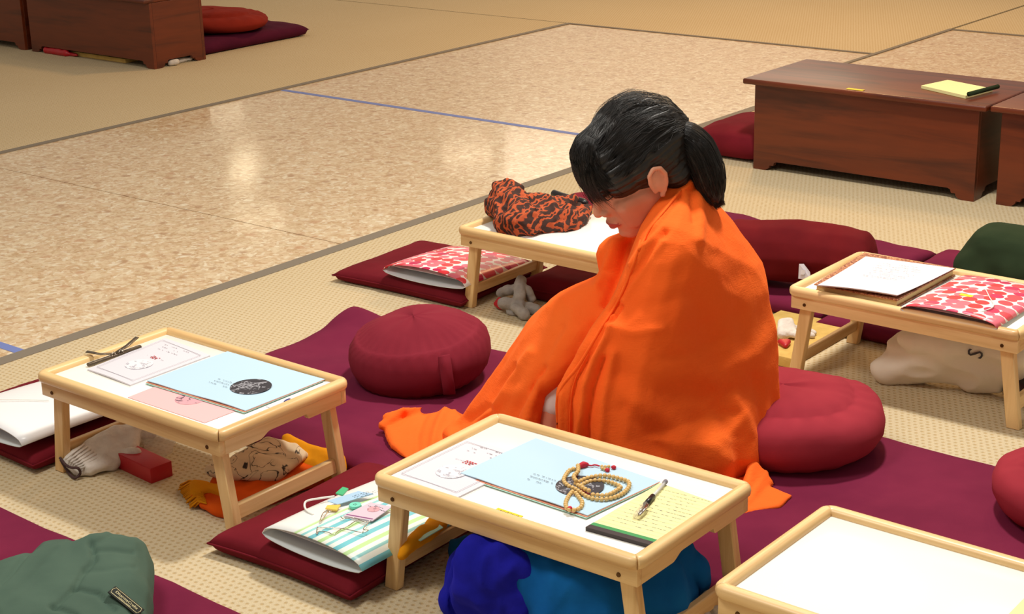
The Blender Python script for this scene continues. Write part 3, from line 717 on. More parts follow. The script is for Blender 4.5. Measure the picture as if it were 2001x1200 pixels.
o=sheet('paper_sheet',quadpx([(520,795),(545,803),(662,752),(640,745)],ZP),ZP,.0006,M['paper']); tag(o,'narrow white sheet with blue tick marks beside the blue folder on the left tray','paper')
for k in range(6):
    p=G(628+k*5.5,757-k*1.6,ZP)-o.location; mesh('tick',[(p.x,p.y,.0009),(p.x+.002,p.y,.0009),(p.x+.004,p.y+.012,.0009),(p.x+.002,p.y+.012,.0009)],[(0,1,2,3)],M['navy'],o,False)
# pens
def pen(a,b,label,kind):
    a=Vector(a);b=Vector(b); e=empty('pen',a,0,label,'pen'); d=b-a; L=d.length; 
    e.rotation_euler=d.to_track_quat('X','Z').to_euler()
    X=lambda s:Vector((s*L,0,0))
    if kind=='A':
        tube('barrel',[X(.22),X(.98),X(1)],.0038,M['penwhite'],e,12,scales=[1,1,.6]); tube('grip',[X(.06),X(.12),X(.24)],.0046,M['navy'],e,12,scales=[.7,1,1]); tube('nib',[X(0),X(.07)],.0024,M['chrome'],e,10,scales=[.3,1])
    else:
        tube('barrel',[X(.02),X(.6)],.0040,M['clear'],e,12); tube('refill',[X(.03),X(.6)],.0018,M['penwhite'],e,8); tube('end_plug',[X(-.02),X(.03)],.0042,M['ink'],e,12); tube('grip',[X(.42),X(.66)],.0050,M['black'],e,12)
        tube('cap',[X(.66),X(.97),X(1)],.0056,M['clear2'],e,12,scales=[1,1,.8]); tube('nib',[X(.66),X(.9)],.003,M['chrome'],e,10,scales=[1,.3])
        sweep('clip',[X(.70)+Vector((0,.0058,.004)),X(.80)+Vector((0,.0085,.005)),X(.99)+Vector((0,.007,.004))],[(-.0025,-.0012),(.0025,-.0012),(.0025,.0012),(-.0025,.0012)],M['chrome'],e)
    return e
pen(G(553,788,.232),G(608,765,.232),'white pen with a dark blue grip at the edge of the left tray','A')
# clip with folded arms
cl=empty('metal_clip',G(222,694,.235),0,'dark metal clip with two flat arms gripping the booklet on the left tray','clip')
L=lambda px,py,z:G(px,py,z)-cl.location
sweep('jaw',[L(172,713,.232),L(274,677,.232)],circ(.0055,8,.004),M['gunmetal'],cl)
for pts in ([(226,690,.236),(248,676,.245),(268,659,.252)],[(224,691,.236),(196,692,.242),(169,687,.246)]):
    sweep('arm',[L(*p) for p in pts],[(-.005,-.0008),(.005,-.0008),(.005,.0008),(-.005,.0008)],M['gunmetal'],cl)
for p in ((222,691),(236,686)): tube('hinge_wire',[L(p[0]-4,p[1]+3,.238),L(p[0],p[1]-4,.242),L(p[0]+5,p[1]+2,.238)],.001,M['chrome'],cl,5)
# yellow pad on the bead tray
pc=quadpx([(1152,1024),(1283,1060),(1404,983),(1290,942)],.235)
pad=sheet('writing_pad',pc,ZP,.0062,M['yellow_paper'],None,None,4); tag(pad,'yellow writing pad with a green strip, under the black-gripped pen','writing pad')
ux=(pc[1]-pc[0]).normalized(); uy=(pc[3]-pc[0]).normalized(); c2=[p-org3(pc) for p in pc]; W=(pc[1]-pc[0]).length
def strip(nm,a,b,z0,z1,mt):
    q=[c2[0]+uy*a,c2[1]+uy*a,c2[1]+uy*b,c2[0]+uy*b]; s=sheet(nm,q,z0,z1,mt,pad,None,2); s.location=(s.location.x,s.location.y,z0); return s
strip('binding_strip',-.011,.0015,-.0002,.0070,M['black_tape']); strip('tape_band',.0015,.0115,.0055,.0012,M['green_tape'])
o=c2[0]+ux*.015+uy*(.185); scribble('handwriting',pad,(o.x,o.y,0),ux,uy,.105,13,.0125,M['ink'],.0066,.0010,21,.75)
for k in range(15):
    a=c2[0]+ux*.002+uy*(.022+k*.0128); b=c2[1]-ux*.002+uy*(.022+k*.0128); mesh('ruled_line',[(a.x,a.y,.0064),(b.x,b.y,.0064),(b.x,b.y+.0004,.0064),(a.x,a.y+.0004,.0064)],[(0,1,2,3)],M['ruled'],pad,False)
pen(G(1300,942,.238),G(1241,1010,.238),'capped clear pen with a black grip lying on the yellow pad','B')
o=sheet('paper_sheet',quadpx([(1968,1205),(2020,1225),(2050,1165),(2012,1160)],ZP),ZP,.002,M['yellow_paper']); tag(o,'corner of a yellow sheet on the nearly empty tray, at the lower right edge','paper')
# prayer beads
def bp(x,y,z): return G(1050+x/6.667,880+y/6.667,z)
mala=empty('prayer_beads',bp(560,470,.236),0,'string of tan wooden prayer beads looped on the blue folder, with a red tassel','prayer beads')
ZB=.2365
loops=[[(525,235),(430,255),(370,325),(345,400),(405,465),(490,500),(560,545),(640,600),(735,632),(850,640),(960,625),(1060,590),(1145,535),(1195,470),(1185,410),(1100,375),(985,345),(870,328),(760,338),(650,360),(560,400),(500,435)],
 [(530,240),(530,315),(475,375),(500,430),(555,465),(620,428),(700,400),(800,392),(900,402),(1000,432),(1085,480),(1030,522),(970,560),(880,588),(780,583),(690,572),(620,545),(560,505)],
 [(455,540),(400,610),(368,700),(400,765),(480,778),(560,750),(585,680),(540,610),(500,560)]]
bm=bmesh.new(); bmesh.ops.create_icosphere(bm,subdivisions=2,radius=.0042)
proto=None; bi=0
for li,lp in enumerate(loops):
    pts=resample(spline([bp(x,y,ZB) for x,y in lp],6),.0081)
    for k,p in enumerate(pts):
        z=ZB+(.006 if (li==1 and (k<9 or k>len(pts)-5)) else 0)
        if proto is None:
            proto=from_bm('bead',bm,M['bead'],mala); ob=proto
        else:
            ob=proto.copy(); C.objects.link(ob)
        ob.location=Vector((p.x,p.y,z))-mala.location
    tube('string',[Vector((p.x,p.y,ZB))-mala.location for p in pts],.0008,M['redthread'],mala,5)
def ml(x,y,z): return bp(x,y,z)-mala.location
rb=proto.copy(); rb.data=proto.data.copy(); rb.data.materials[0]=M['redthread']; C.objects.link(rb); rb.name='marker_bead'; rb.location=ml(425,760,.2375); rb.scale=(1.1,1.1,1.1)
blob('tassel_knot',[[(ml(560,205,.237),.005),(ml(600,185,.239),.006),(ml(645,185,.237),.004)],[(ml(535,225,.236),.003),(ml(600,205,.236),.004)]],.0014,1,M['redthread'],mala)
tube('tassel_cord',spline([ml(640,185,.236),ml(700,200,.236),ml(750,190,.236),ml(810,205,.236)],5),.0014,M['redthread'],mala,6)
for x,y in ((840,210),(885,215),(930,212),(845,235),(880,245)):
    ob=proto.copy(); C.objects.link(ob); ob.location=ml(x,y,.2355); ob.scale=(.75,.75,.75)
for x,y in ((990,222),(908,258)): blob('tassel_tip',[[(ml(x-12,y-3,.2355),.0028),(ml(x+8,y,.2355),.0042)],[(ml(x+8,y,.2355),.004),(ml(x+26,y-3,.2345),.002)]],.0012,1,M['redthread'],mala)

# notebook and dotted folder on rear tray
nb=empty('notebook',G(1725,560,ZP)-Vector((0,0,0)),0,'patterned notebook with loose white sheets on top, on the rear right tray','notebook'); 
def rel(e,ps): return [p-Vector(e.location) for p in ps]
def flat(ps): return [Vector((p.x,p.y,0)) for p in ps]
cs=quadpx([(1596,560),(1752,590),(1862,530),(1690,500)],.240); r0=[p-Vector((nb.location.x,nb.location.y,0)) for p in cs]
for nm,z,th,mt,gx in (('cover',.0005,.0028,'paisley',.004),('pages',.0034,.014,'page_block',0),('cover',.0175,.0026,'paisley',.004)):
    oo=sum(flat(r0),Vector())/4; q=[oo+(p-oo)*(1+gx/.1) for p in flat(r0)]; s=sheet(nm,q,z,th,M[mt],nb,None,6)
cs=quadpx([(1597,557),(1752,577),(1864,520),(1692,497)],.255); r1=flat([p-Vector((nb.location.x,nb.location.y,0)) for p in cs])
s=sheet('loose_sheet',r1,.0206,.0022,M['paper'],nb,lambda u,v:.005*(1-v)**3+.003*math.sin(u*PI)*(1-v)**2,12)
s2=sheet('loose_sheet',[p+Vector((.004,-.004,0)) for p in r1],.0232,.0008,M['paper'],nb,lambda u,v:.006*(1-v)**3+.003*math.sin(u*PI)*(1-v)**2,12)
ux=(r1[1]-r1[0]).normalized(); uy=(r1[3]-r1[0]).normalized()
scribble('printed_text',s2,tuple(-ux*.05+uy*.09),ux,uy,.12,6,.022,M['ink_dark'],.0056,.0018,31,.7)

def accordion(name,label,ox,oy,z,w,l,h,rot,cover,group,fill=3,inner='folder_in',skew=0):
    """expanding folder: curved sleeve, open at the near end"""
    e=empty(name,(ox,oy,z),rot,label,'folder',group)
    n=28; prof=[]
    for i in range(n+1):      # lens: from left fold over the top to the right edge
        t=i/n; prof.append(((t-.5)*w, h*.35+h*.65*math.sin(PI*t)**.40))
    low=[((.5-i/n)*w, h*.35-h*.35*math.sin(PI*i/n)**.40) for i in range(1,n)]
    ring=prof+low; m=len(ring); th=.0016
    vs=[];fs=[];K=10
    for j in range(K+1):
        v=j/K; k=1-.55*v**2
        for (x,zz) in ring: vs.append((x+skew*v,v*l,zz*k))
    for j in range(K):
        for i in range(m):
            a=j*m+i;b=j*m+(i+1)%m; fs.append((a,b,b+m,a+m))
    o=mesh('sleeve',vs,fs,None,e,True,mats=[M[cover],M[inner]],fm=[0 if (q%m)<n else 1 for q in range(len(fs))])
    sm=o.modifiers.new('t','SOLIDIFY'); sm.thickness=th; sm.offset=-1; sm.material_offset=0
    for k in range(max(1,fill-1)):
        zz=h*(.62+.10*k); ww=w*(.86-.04*k)
        vs=[];fs=[]
        for j in (0,1):
            for i in range(13):
                u=-1+2*i/12; vs.append((u*ww/2,.012+.004*k+j*(l-.05),(zz+.05*h*(1-u*u))*(1-.5*j)))
        for i in range(12): fs.append((i,i+1,14+i,13+i))
        pg=mesh('page',vs,fs,M['paper'],e,True); sm=pg.modifiers.new('t','SOLIDIFY'); sm.thickness=.0012
    return e
accordion('expanding_folder','white folder with teal and green stripes, open at its near end, on the flat cushion',-2.035,1.888,.058,.262,.335,.044,.0,'stripes','expanding folders',3)
accordion('expanding_folder','red and pink dotted folder on the flat cushion beside the batik-scarf tray',-2.985,3.265,.053,.30,.30,.046,.04,'dots','expanding folders',2)
e=accordion('expanding_folder','plain white folder on the maroon cushion at the left edge',-3.05,1.875,.056,.30,.33,.042,.0,'folder_white','expanding folders',3)
o=box('yellow_tab',(.02,.20,.0395),(.034,.26,.0400),M['sticker'],e,0); o.rotation_euler=(.0,0,0)
sweep('flap_cord',spline([(-.15,.05,.03),(-.06,.09,.0435),(.03,.16,.040)],5),circ(.0012,5),M['cord'],e)
e=accordion('expanding_folder','red and pink dotted folder lying on the rear right tray beside the notebook',-1.455,3.318,ZP,.232,.325,.030,.0,'dots','expanding folders',3,skew=.0)
sweep('elastic_cord',spline([(.05,.02,.026),(.07,.08,.029),(.03,.15,.028),(.0,.2,.026)],5),circ(.0013,5),M['cord'],e)
o=box('yellow_tab',(-.03,.12,.0),(.0,.135,.0006),M['sticker'],e,0); o.location=(0,0,.0275)

# badge, tags, cord on the striped folder
ZF=.101
def sp(x,y,z=ZF): return G(500+x/5.0025,940+y/5.0025,z)
def quad_thing(name,cpx,z,th,mat,label,cat,tilt=None):
    cs=[sp(x,y,z) for x,y in cpx]; o=sheet(name,cs,z,th,mat,None,tilt,4); tag(o,label,cat); return o
o=quad_thing('name_badge',[(855,345),(1140,395),(1330,260),(1120,215)],ZF+.001,.0016,M['lilac'],'lilac name badge in a clear sleeve on the striped folder','badge')
cc=org3([sp(x,y) for x,y in [(855,345),(1140,395),(1330,260),(1120,215)]])
def lo(x,y): p=sp(x,y)-cc; return (p.x,p.y)
vs=[];a=lo(880,338);b=lo(1140,385);c=lo(1148,377);d=lo(892,331); mesh('stripe',[(a[0],a[1],.0019),(b[0],b[1],.0019),(c[0],c[1],.0019),(d[0],d[1],.0019)],[(0,1,2,3)],M['purple_line'],o,False)
disc('printed_flower',o,lo(1150,285),.012,.012,M['seal_pink'],.0018)
scribble('printed_text',o,lo(1120,235)+(0,),(1,0,0),(0,1,0),.05,2,.008,M['ink_dark'],.0020,.0016,5)
o=quad_thing('name_tag',[(700,200),(800,235),(1150,130),(1000,105)],ZF+.001,.0015,M['tag_blue'],'pale blue lettered strip tag on the striped folder','tag')
cc=org3([sp(x,y) for x,y in [(700,200),(800,235),(1150,130),(1000,105)]]); p=sp(940,160)-cc
u_=(sp(1150,130)-sp(800,235)).normalized(); scribble('printed_text',o,(p.x,p.y,0),u_,Vector((-u_.y,u_.x,0)),.05,3,.006,M['ink_dark'],.0020,.0014,8)
o=quad_thing('name_tag',[(780,130),(850,150),(905,85),(850,70)],ZF,.003,M['tag_green'],'small green plastic tag at the far edge of the striped folder','tag')
o=quad_thing('name_tag',[(680,280),(790,295),(830,245),(700,250)],ZF+.001,.003,M['tag_yellow'],'small yellow tag beside the aqua button on the striped folder','tag')
bt=empty('button',sp(972,248),0,'round aqua button lying on the striped folder','button')
bm=bmesh.new(); bmesh.ops.create_cone(bm,cap_ends=True,segments=32,radius1=.0125,radius2=.0115,depth=.004,matrix=Matrix.Translation((0,0,.002))); from_bm('body',bm,M['button'],bt,True,40)
for dx,dy in ((-.002,.002),(.002,.002),(-.002,-.002),(.002,-.002)):
    bm=bmesh.new(); bmesh.ops.create_cone(bm,cap_ends=True,segments=8,radius1=.001,radius2=.001,depth=.0006,matrix=Matrix.Translation((dx,dy,.0042))); from_bm('hole',bm,M['ink_dark'],bt)
o=tube('white_cord',spline([sp(770,150,.098),sp(620,170,.096),sp(500,195,.092),sp(475,240,.088),sp(500,292,.094),sp(560,330,.097)],8),.0022,M['cord'],None,8); tag(o,'white looped cord hanging over the edge of the striped folder','cord')
ch=empty('wire_chain',sp(820,460),0,'thin silvery badge chain coiled on the striped folder','chain')
def cl_(x,y,z=.1045): return sp(x,y,z)-Vector(ch.location)
for ln in ([(700,285),(660,310),(640,350),(625,400),(650,380),(700,310),(740,295)],[(600,450),(595,520),(620,490),(700,500),(760,520),(830,470),(900,440),(960,400),(1000,380)],[(600,455),(700,455),(800,460),(900,475),(1010,500),(1060,500),(1100,480),(1050,470),(1100,410)],[(830,350),(860,370),(960,360),(1060,400),(1120,390)]):
    tube('wire',spline([cl_(*p) for p in ln],5),.0009,M['chrome'],ch,5)
bc=sheet('clear_sleeve',[sp(x,y) for x,y in [(855,350),(1060,420),(1150,390),(900,340)]],.1008,.001,M['clear']); tag(bc,'clear plastic sleeve under the edge of the lilac badge','sleeve')

# =================================================================== CLOTH BUNDLES
def blobw(name,balls,vox,sm,mat,loc,label,cat,disp=None,**kw):
    """balls given as (px,py,z,r) seen points; built as a thing with its origin at loc"""
    loc=Vector(loc); hs=[[(G(b[0],b[1],b[2])-loc,b[3]) for b in h] for h in balls]
    o=blob(name,hs,vox,sm,mat,None,disp,**kw); o.location=loc
    if label: tag(o,label,cat)
    return o
# batik scarf on tray
def scarf(co,nr):
    d=rid(co,20,4)*.011+rid(co,45,9)*.004+fbm(co,12,2,1)*.012
    co=co+nr*d[:,None]; co[:,2]=np.maximum(co[:,2],.0); return co
blobw('batik_scarf',[[(972,385,.30,.020),(1000,375,.305,.018),(985,440,.25,.022),(1030,435,.26,.03)],[(960,410,.27,.015),(1040,430,.25,.025),(1040,400,.27,.022),(985,380,.28,.022)],[(1030,405,.28,.02),(1110,400,.27,.022),(1110,430,.25,.03),(1040,440,.25,.025)],[(1100,405,.265,.02),(1143,412,.25,.014),(1120,430,.245,.02)],[(975,365,.31,.012),(1000,365,.31,.012),(990,395,.29,.02)]],.0032,3,M['batik'],(G(1045,440,.2268)),'crumpled orange and black batik scarf heaped on the rear left tray','scarf',scarf)
o=tube('black_case',spline([G(1080,377,.262),G(1102,385,.262),G(1148,397,.262)],5),.011,M['black'],None,12,scales=[.3]+[1]*9+[.4]); tag(o,'narrow black case behind the batik scarf on the rear left tray','case')
# blankets under the bead tray
def soft(a,s,seed,a2=.0,s2=30,floor=0.0,rg=0,rs=10):
    def f(co,nr):
        d=fbm(co,s,seed,2)*a
        if a2: d=d+fbm(co,s2,seed+3,1)*a2
        if rg: d=d+rid(co*np.array([1,1,.35]),rs,seed+5)*rg+(rid(co*np.array([1,1,.5]),rs*2.4,seed+8)*rg*.45)
        co=co+nr*d[:,None]; co[:,2]=np.maximum(co[:,2],floor); return co
    return f
blobw('blanket',[[(950,1100,.13,.035),(1000,1110,.13,.035),(940,1170,.045,.04),(1010,1190,.04,.035)],[(905,1165,.03,.025),(930,1120,.06,.03),(1000,1185,.03,.03)],[(925,1150,.05,.03),(980,1100,.10,.05),(1080,1160,.05,.05)]],.005,4,M['royal'],G(975,1180,0),'royal blue fleece blanket bundled under the prayer-bead tray','blanket',soft(.012,16,3,.002,45,0,.020,12))
blobw('blanket',[[(1030,1095,.14,.03),(1060,1190,.05,.04),(1100,1240,.035,.035),(1180,1150,.12,.035),(1220,1240,.04,.04),(1060,1110,.13,.035)],[(1180,1150,.11,.04),(1220,1240,.04,.04),(1270,1110,.12,.035),(1310,1160,.06,.04),(1290,1210,.04,.04)],[(1300,1105,.11,.03),(1330,1120,.08,.03),(1320,1080,.13,.022)],[(1320,1090,.12,.022),(1352,1110,.09,.022),(1350,1135,.055,.022)]],.0055,5,M['teal'],G(1180,1200,0),'teal blue fleece blanket under the right half of the prayer-bead tray','blanket',soft(.008,12,7,.0012,40,0,.013,8))
blobw('cloth_bundle',[[(895,1075,.03,.018),(935,1072,.04,.02),(905,1092,.02,.018),(940,1095,.02,.02)]],.004,3,M['dark_teal'],G(915,1085,0),'small dark teal cloth beside the royal blue blanket','cloth',soft(.008,25,3,.002,60,0,.004,30))
blobw('knit_scarf',[[(1330,1190,.02,.02),(1380,1180,.025,.02),(1400,1200,.02,.02)],[(1330,1190,.02,.02),(1310,1215,.02,.02),(1370,1215,.02,.02)]],.004,2,M['crochet'],G(1350,1195,0),'pale crocheted wool piece between the two nearest trays','scarf',soft(.010,40,3,.004,90,0,.006,50))
# mustard pouch beside striped folder
blobw('cloth_pouch',[[(785,1085,.082,.009),(800,1060,.094,.010),(868,1025,.086,.009),(845,1018,.088,.009),(790,1070,.090,.01)]],.0032,2,M['mustard'],G(825,1050,.065),'mustard cloth pouch wedged between the striped folder and the tray leg','pouch',soft(.004,25,3,.001,60,-.02))
o=sheet('green_card',quadpx([(812,1058),(822,1062),(866,1036),(858,1030)],.090),.094,.002,M['green_paper']); tag(o,'green card edge showing out of the mustard pouch','card')
# orange and yellow scarf under left tray
def flat_scarf(co,nr):
    d=fbm(co,14,6,2)*.006+rid(co,18,2)*.004
    co=co+nr*d[:,None]; co[:,2]=np.maximum(co[:,2],0); return co
sc=empty('folded_scarf',G(520,950,0),0,'orange and yellow fringed scarf folded under the left tray','scarf'); so=Vector(sc.location)
def pb(px,py,z,r): return (G(px,py,z)-so,r)
blob('orange_side',[[pb(400,985,.014,.013),pb(445,1000,.014,.013),pb(640,925,.018,.016),pb(560,900,.02,.018),pb(430,940,.02,.016)],[pb(385,972,.012,.012),pb(415,990,.012,.010),pb(440,950,.016,.014)]],.0035,3,M['orange2'],sc,flat_scarf)
blob('yellow_side',[[pb(560,858,.055,.008),pb(615,880,.05,.008),pb(650,900,.045,.010),pb(560,890,.03,.02),pb(640,925,.022,.02)],[pb(600,890,.04,.015),pb(658,890,.045,.010),pb(660,915,.03,.016)]],.0035,3,M['mustard'],sc,flat_scarf)
blob('yellow_side',[[pb(380,945,.03,.008),pb(440,965,.034,.007),pb(455,990,.014,.006),pb(430,950,.036,.007)],[pb(378,950,.028,.007),pb(400,958,.03,.007),pb(388,982,.012,.006)]],.003,2,M['mustard'],sc,flat_scarf)
fr=[]
rd=random.Random(3)
vsF=[];fsF=[]
for k in range(90):
    t=k/89; x=345+55*t; y0=985-45*t*0+(-35)*(1-t); a=G(388+16*t,944+40*t+rd.uniform(-3,3),.034-.012*t)-so; bq=G(346+rd.uniform(0,10)+26*t,950+42*t+rd.uniform(-4,5),.005)-so; m_=a.lerp(bq,.5)+Vector((0,0,.008))
    v_,f_=sweep(None,[a,m_,bq],circ(.0015,4),None); n0=len(vsF); vsF+=v_; fsF+=[tuple(i+n0 for i in q) for q in f_]
fo=mesh('fringe',vsF,fsF,M['mustard'],sc); fo['kind']='stuff'
blobw('printed_pouch',[[(410,920,.045,.010),(450,930,.045,.012),(540,930,.045,.012),(595,890,.05,.010),(575,872,.06,.010),(520,865,.07,.012),(470,895,.06,.014)]],.0035,3,M['pouch'],G(500,920,.03),'cream cloth pouch with black printed doodles, on the orange scarf','pouch',soft(.006,18,5,.0015,50,-.01))
# glove under the left tray
gv=empty('glove',G(210,880,0),0,'white knitted glove with a dark striped cuff edge, under the left tray','glove'); go=Vector(gv.location)
def gbp(px,py,z,r): return (G(px,py,z)-go,r)
def gd(co,nr):
    d=fbm(co,30,3,2)*.004+fbm(co,12,7,1)*.004; co=co+nr*d[:,None]; co[:,2]=np.maximum(co[:,2],0); return co
blob('palm',[[gbp(150,890,.035,.016),gbp(175,915,.018,.016),gbp(220,850,.05,.020),gbp(250,865,.035,.022),gbp(215,905,.018,.018)],[gbp(220,850,.05,.020),gbp(260,840,.05,.018),gbp(255,875,.03,.02)],[gbp(235,890,.025,.015),gbp(268,884,.035,.011)],[gbp(255,845,.045,.014),gbp(300,850,.03,.010)],[gbp(245,838,.045,.012),gbp(290,838,.035,.009)],[gbp(128,898,.030,.010),gbp(152,922,.012,.010),gbp(165,888,.035,.014),gbp(180,915,.016,.014)]],.003,3,M['knit_white'],gv,gd)
cpts=spline([G(117,895,.036)-go,G(128,908,.030)-go,G(140,914,.026)-go,G(152,915,.030)-go,G(157,925,.014)-go,G(146,934,.006)-go,G(133,922,.010)-go],5,closed=True)
tube('cuff_edge',cpts,.0030,M['glove_trim'],gv,7,closed=True)
for k in range(7):
    a=G(128+k*5,897+k*3,.043-k*.003)-go; b_=G(165+k*6,868+k*5,.056-k*.004)-go; tube('cuff_rib',[a,b_],.0022,M['knit_white'],gv,6)
# red box
rb_=empty('gift_box',(-2.735,2.075,0),-.30,'small red cardboard box under the left tray beside the glove','box')
c0=G(296,946,0); d1=(G(338,930,0)-c0); rb_.location=c0; rb_.rotation_euler=(0,0,math.atan2(d1.y,d1.x))
ww=d1.length; box('body',(0,0,0),(ww,.15,.034),M['redbox'],rb_,.0012); box('lid_flap',(.001,-.0012,.033),(ww-.001,.150,.036),M['redbox'],rb_,.0008)
blobw('plastic_bag',[[(270,835,.04,.012),(330,860,.035,.014),(320,880,.02,.012),(290,870,.03,.012)],[(330,850,.04,.008),(310,850,.05,.010),(325,878,.02,.010)]],.004,2,M['clear2'],G(300,865,.0),'crumpled clear plastic wrapper behind the red box','wrapper',soft(.006,30,2,.003,80,0,.004,40))
# grey gloves under the rear-left tray
def tubeblob(name,segs,vox,sm,mat,parent,loc,disp): return blob(name,[[(G(a[0],a[1],a[2])-loc,a[3]) for a in s] for s in segs],vox,sm,mat,parent,disp)
g2=empty('glove',G(1005,590,0),0,'pair of grey knitted gloves with a red patch, heaped under the scarf tray','glove'); lo2=Vector(g2.location)
tubeblob('fingers',[[(1018,550,.075,.017),(1014,580,.05,.018)],[(980,572,.03,.015),(1012,562,.055,.015)],[(1032,565,.06,.013),(1038,582,.035,.015)],[(985,592,.03,.018),(1015,595,.03,.018)],[(1005,600,.03,.013),(1018,610,.02,.014)],[(1018,610,.014,.016),(1025,616,.014,.017)],[(1030,600,.02,.015),(1048,605,.017,.016)],[(1014,580,.04,.012),(1018,612,.02,.010)],[(992,598,.02,.006),(992,612,.006,.005),(1010,614,.006,.005)]],.003,1,M['knit_grey'],g2,lo2,gd)
tubeblob('red_patch',[[(968,594,.014,.006),(976,584,.024,.006),(978,600,.010,.008)]],.003,1,M['redbox'],g2,lo2,None)
# foam block + gloves at rear right tray
fbk=empty('foam_block',G(1590,665,0),0,'tan foam block on the carpet under the left end of the notebook tray','block')
q=[G(1510,712,0),G(1600,672,0)]; 
box('body',(-.11,-.155,0),(.10,.155,.028),M['cork'],fbk,.004); fbk.location=(-1.985,3.545,0)
g3=empty('glove',G(1560,650,.03),0,'white and grey knitted gloves lying on the tan foam block','glove'); lo3=Vector(g3.location)
tubeblob('fingers',[[(1530,632,.055,.012),(1545,628,.055,.010),(1550,650,.04,.012),(1530,655,.04,.014)],[(1560,640,.045,.009),(1590,650,.035,.008)],[(1555,650,.042,.009),(1588,656,.035,.008)],[(1550,655,.04,.010),(1575,662,.035,.008)]],.003,1,M['knit_white'],g3,lo3,gd)
tubeblob('red_cuff',[[(1525,668,.036,.008),(1540,668,.036,.008),(1535,676,.034,.007)]],.003,1,M['redbox'],g3,lo3,None)
# white cloth bag
bag=empty('cloth_bag',G(1840,720,0),0,'white cloth bag with a black letter S, slumped under the notebook tray','bag'); lb_=Vector(bag.location)
def bagd(co,nr):
    d=fbm(co,7,3,2)*.012+rid(co*np.array([1,1,2.0]),8,4)*.012+fbm(co,40,3,1)*.001; co=co+nr*d[:,None]; co[:,2]=np.maximum(co[:,2],0); return co
bgo=tubeblob('body',[[(1730,725,.03,.022),(1770,730,.02,.018),(1765,670,.10,.030),(1850,675,.12,.035),(1900,730,.04,.025),(1790,660,.12,.03)],[(1850,675,.12,.035),(1890,735,.035,.025),(1950,755,.025,.018),(1960,735,.05,.02),(1970,690,.12,.03)],[(1760,660,.13,.02),(1900,660,.14,.03),(1990,700,.12,.02),(1980,740,.04,.02)]],.006,4,M['bag'],bag,lb_,bagd)
h=surf_place(bgo,bag,1908,690)
if h[0] is not None:
    Pn,nn=h[0],h[1]; ax=Vector((.93,.15,-.25)); ax=(ax-nn*ax.dot(nn)).normalized(); ay=nn.cross(ax); mm=Matrix((ax,ay,nn)).transposed().to_4x4(); mm.translation=Pn+nn*.004
    text('lettering','S',.05,M['ink_dark'],bag,mm@Matrix.Rotation(PI*.5+PI*.5*0,4,'Z'),.0006)
blobw('black_bag',[[(1975,765,.02,.02),(2020,775,.02,.02),(2000,740,.05,.02),(2020,700,.10,.02)]],.005,3,M['black'],G(1995,760,0),'black cloth item with orange edge behind the white bag at the right border','bag',soft(.006,20,3))
# pad and pen on bench
bz=.3325
pp=quadpx([(1800,167),(1887,187),(1940,173),(1852,156)],bz+.01)
o=sheet('writing_pad',pp,bz,.010,M['yellow_paper'],None,None,2); tag(o,'closed yellow pad lying on the right bench','writing pad')
o=tube('pen',[G(1893,184,bz+.018),G(1950,169,bz+.018)],.008,M['darkgreen'],None,8); tag(o,'dark green pen resting on the yellow pad on the bench','pen')
# things beneath the left bench
blobw('red_cloth',[[(92,98,.015,.02),(130,104,.015,.02)],[(130,104,.01,.012),(150,108,.01,.01)]],.006,2,M['redbox'],G(115,102,0),'scrap of red cloth peeking from under the upper left bench','cloth',soft(.004,20,3))
o=box('board',(-7.30,5.27,0),(-6.80,5.40,.022),M['cork'],None,.003); tag(o,'pale flat board lying under the upper left bench','board')
blobw('tissue',[[(334,123,.015,.018),(345,120,.02,.015)],[(345,120,.01,.012),(372,114,.012,.012)]],.006,2,M['knit_white'],G(345,120,0),'crumpled white tissue under the side of the upper left bench','tissue',soft(.006,20,3))

# =================================================================== PERSON
pr=bpy.data.objects.new('person',None); C.objects.link(pr); pr.location=Vector(G0)+Vector((0,0,0)); pr.rotation_euler=(0,0,YAW)
tag(pr,'woman with black ponytail seated on the mat, wrapped in an orange shawl, looking down','person')
ZM=.046
def B(px,py,d,r): return (PV(px,py,d),r)
# ---- head frame
HS=1.10
yaw_h=math.radians(-20); pit=math.radians(27)
fwd=Vector((-math.cos(yaw_h),math.sin(yaw_h),0)); left=Vector((-math.sin(yaw_h),-math.cos(yaw_h),0))
F=(fwd*math.cos(pit)+Vector((0,0,-1))*math.sin(pit)).normalized(); U=left.cross(F)*1; 
U=U if U.z>0 else -U
HC=PV(1283,352,-.075)+left*0   # left ear
HC=HC-left*(.073*HS)           # head centre between the ears
def Hh(f,l,u): return HC+(F*f+left*l+U*u)*HS
RH=Matrix((F,left,U)).transposed()
def ell(c,r):
    return [ Hh(c[0]+p[0]*r[0],c[1]+p[1]*r[1],c[2]+p[2]*r[2]) for p in [Vector(q) for q in sph_pts((0,0,0),1)] ]
def hull_pts(bm,pts):
    b=bmesh.new()
    for p in pts: b.verts.new(p)
    res=bmesh.ops.convex_hull(b,input=b.verts[:])
    bmesh.ops.delete(b,geom=list({g for g in res['geom_interior']+res['geom_unused'] if isinstance(g,bmesh.types.BMVert)}),context='VERTS')
    bmesh.ops.recalc_face_normals(b,faces=b.faces); t=bpy.data.meshes.new('t'); b.to_mesh(t); b.free(); bm.from_mesh(t); bpy.data.meshes.remove(t)
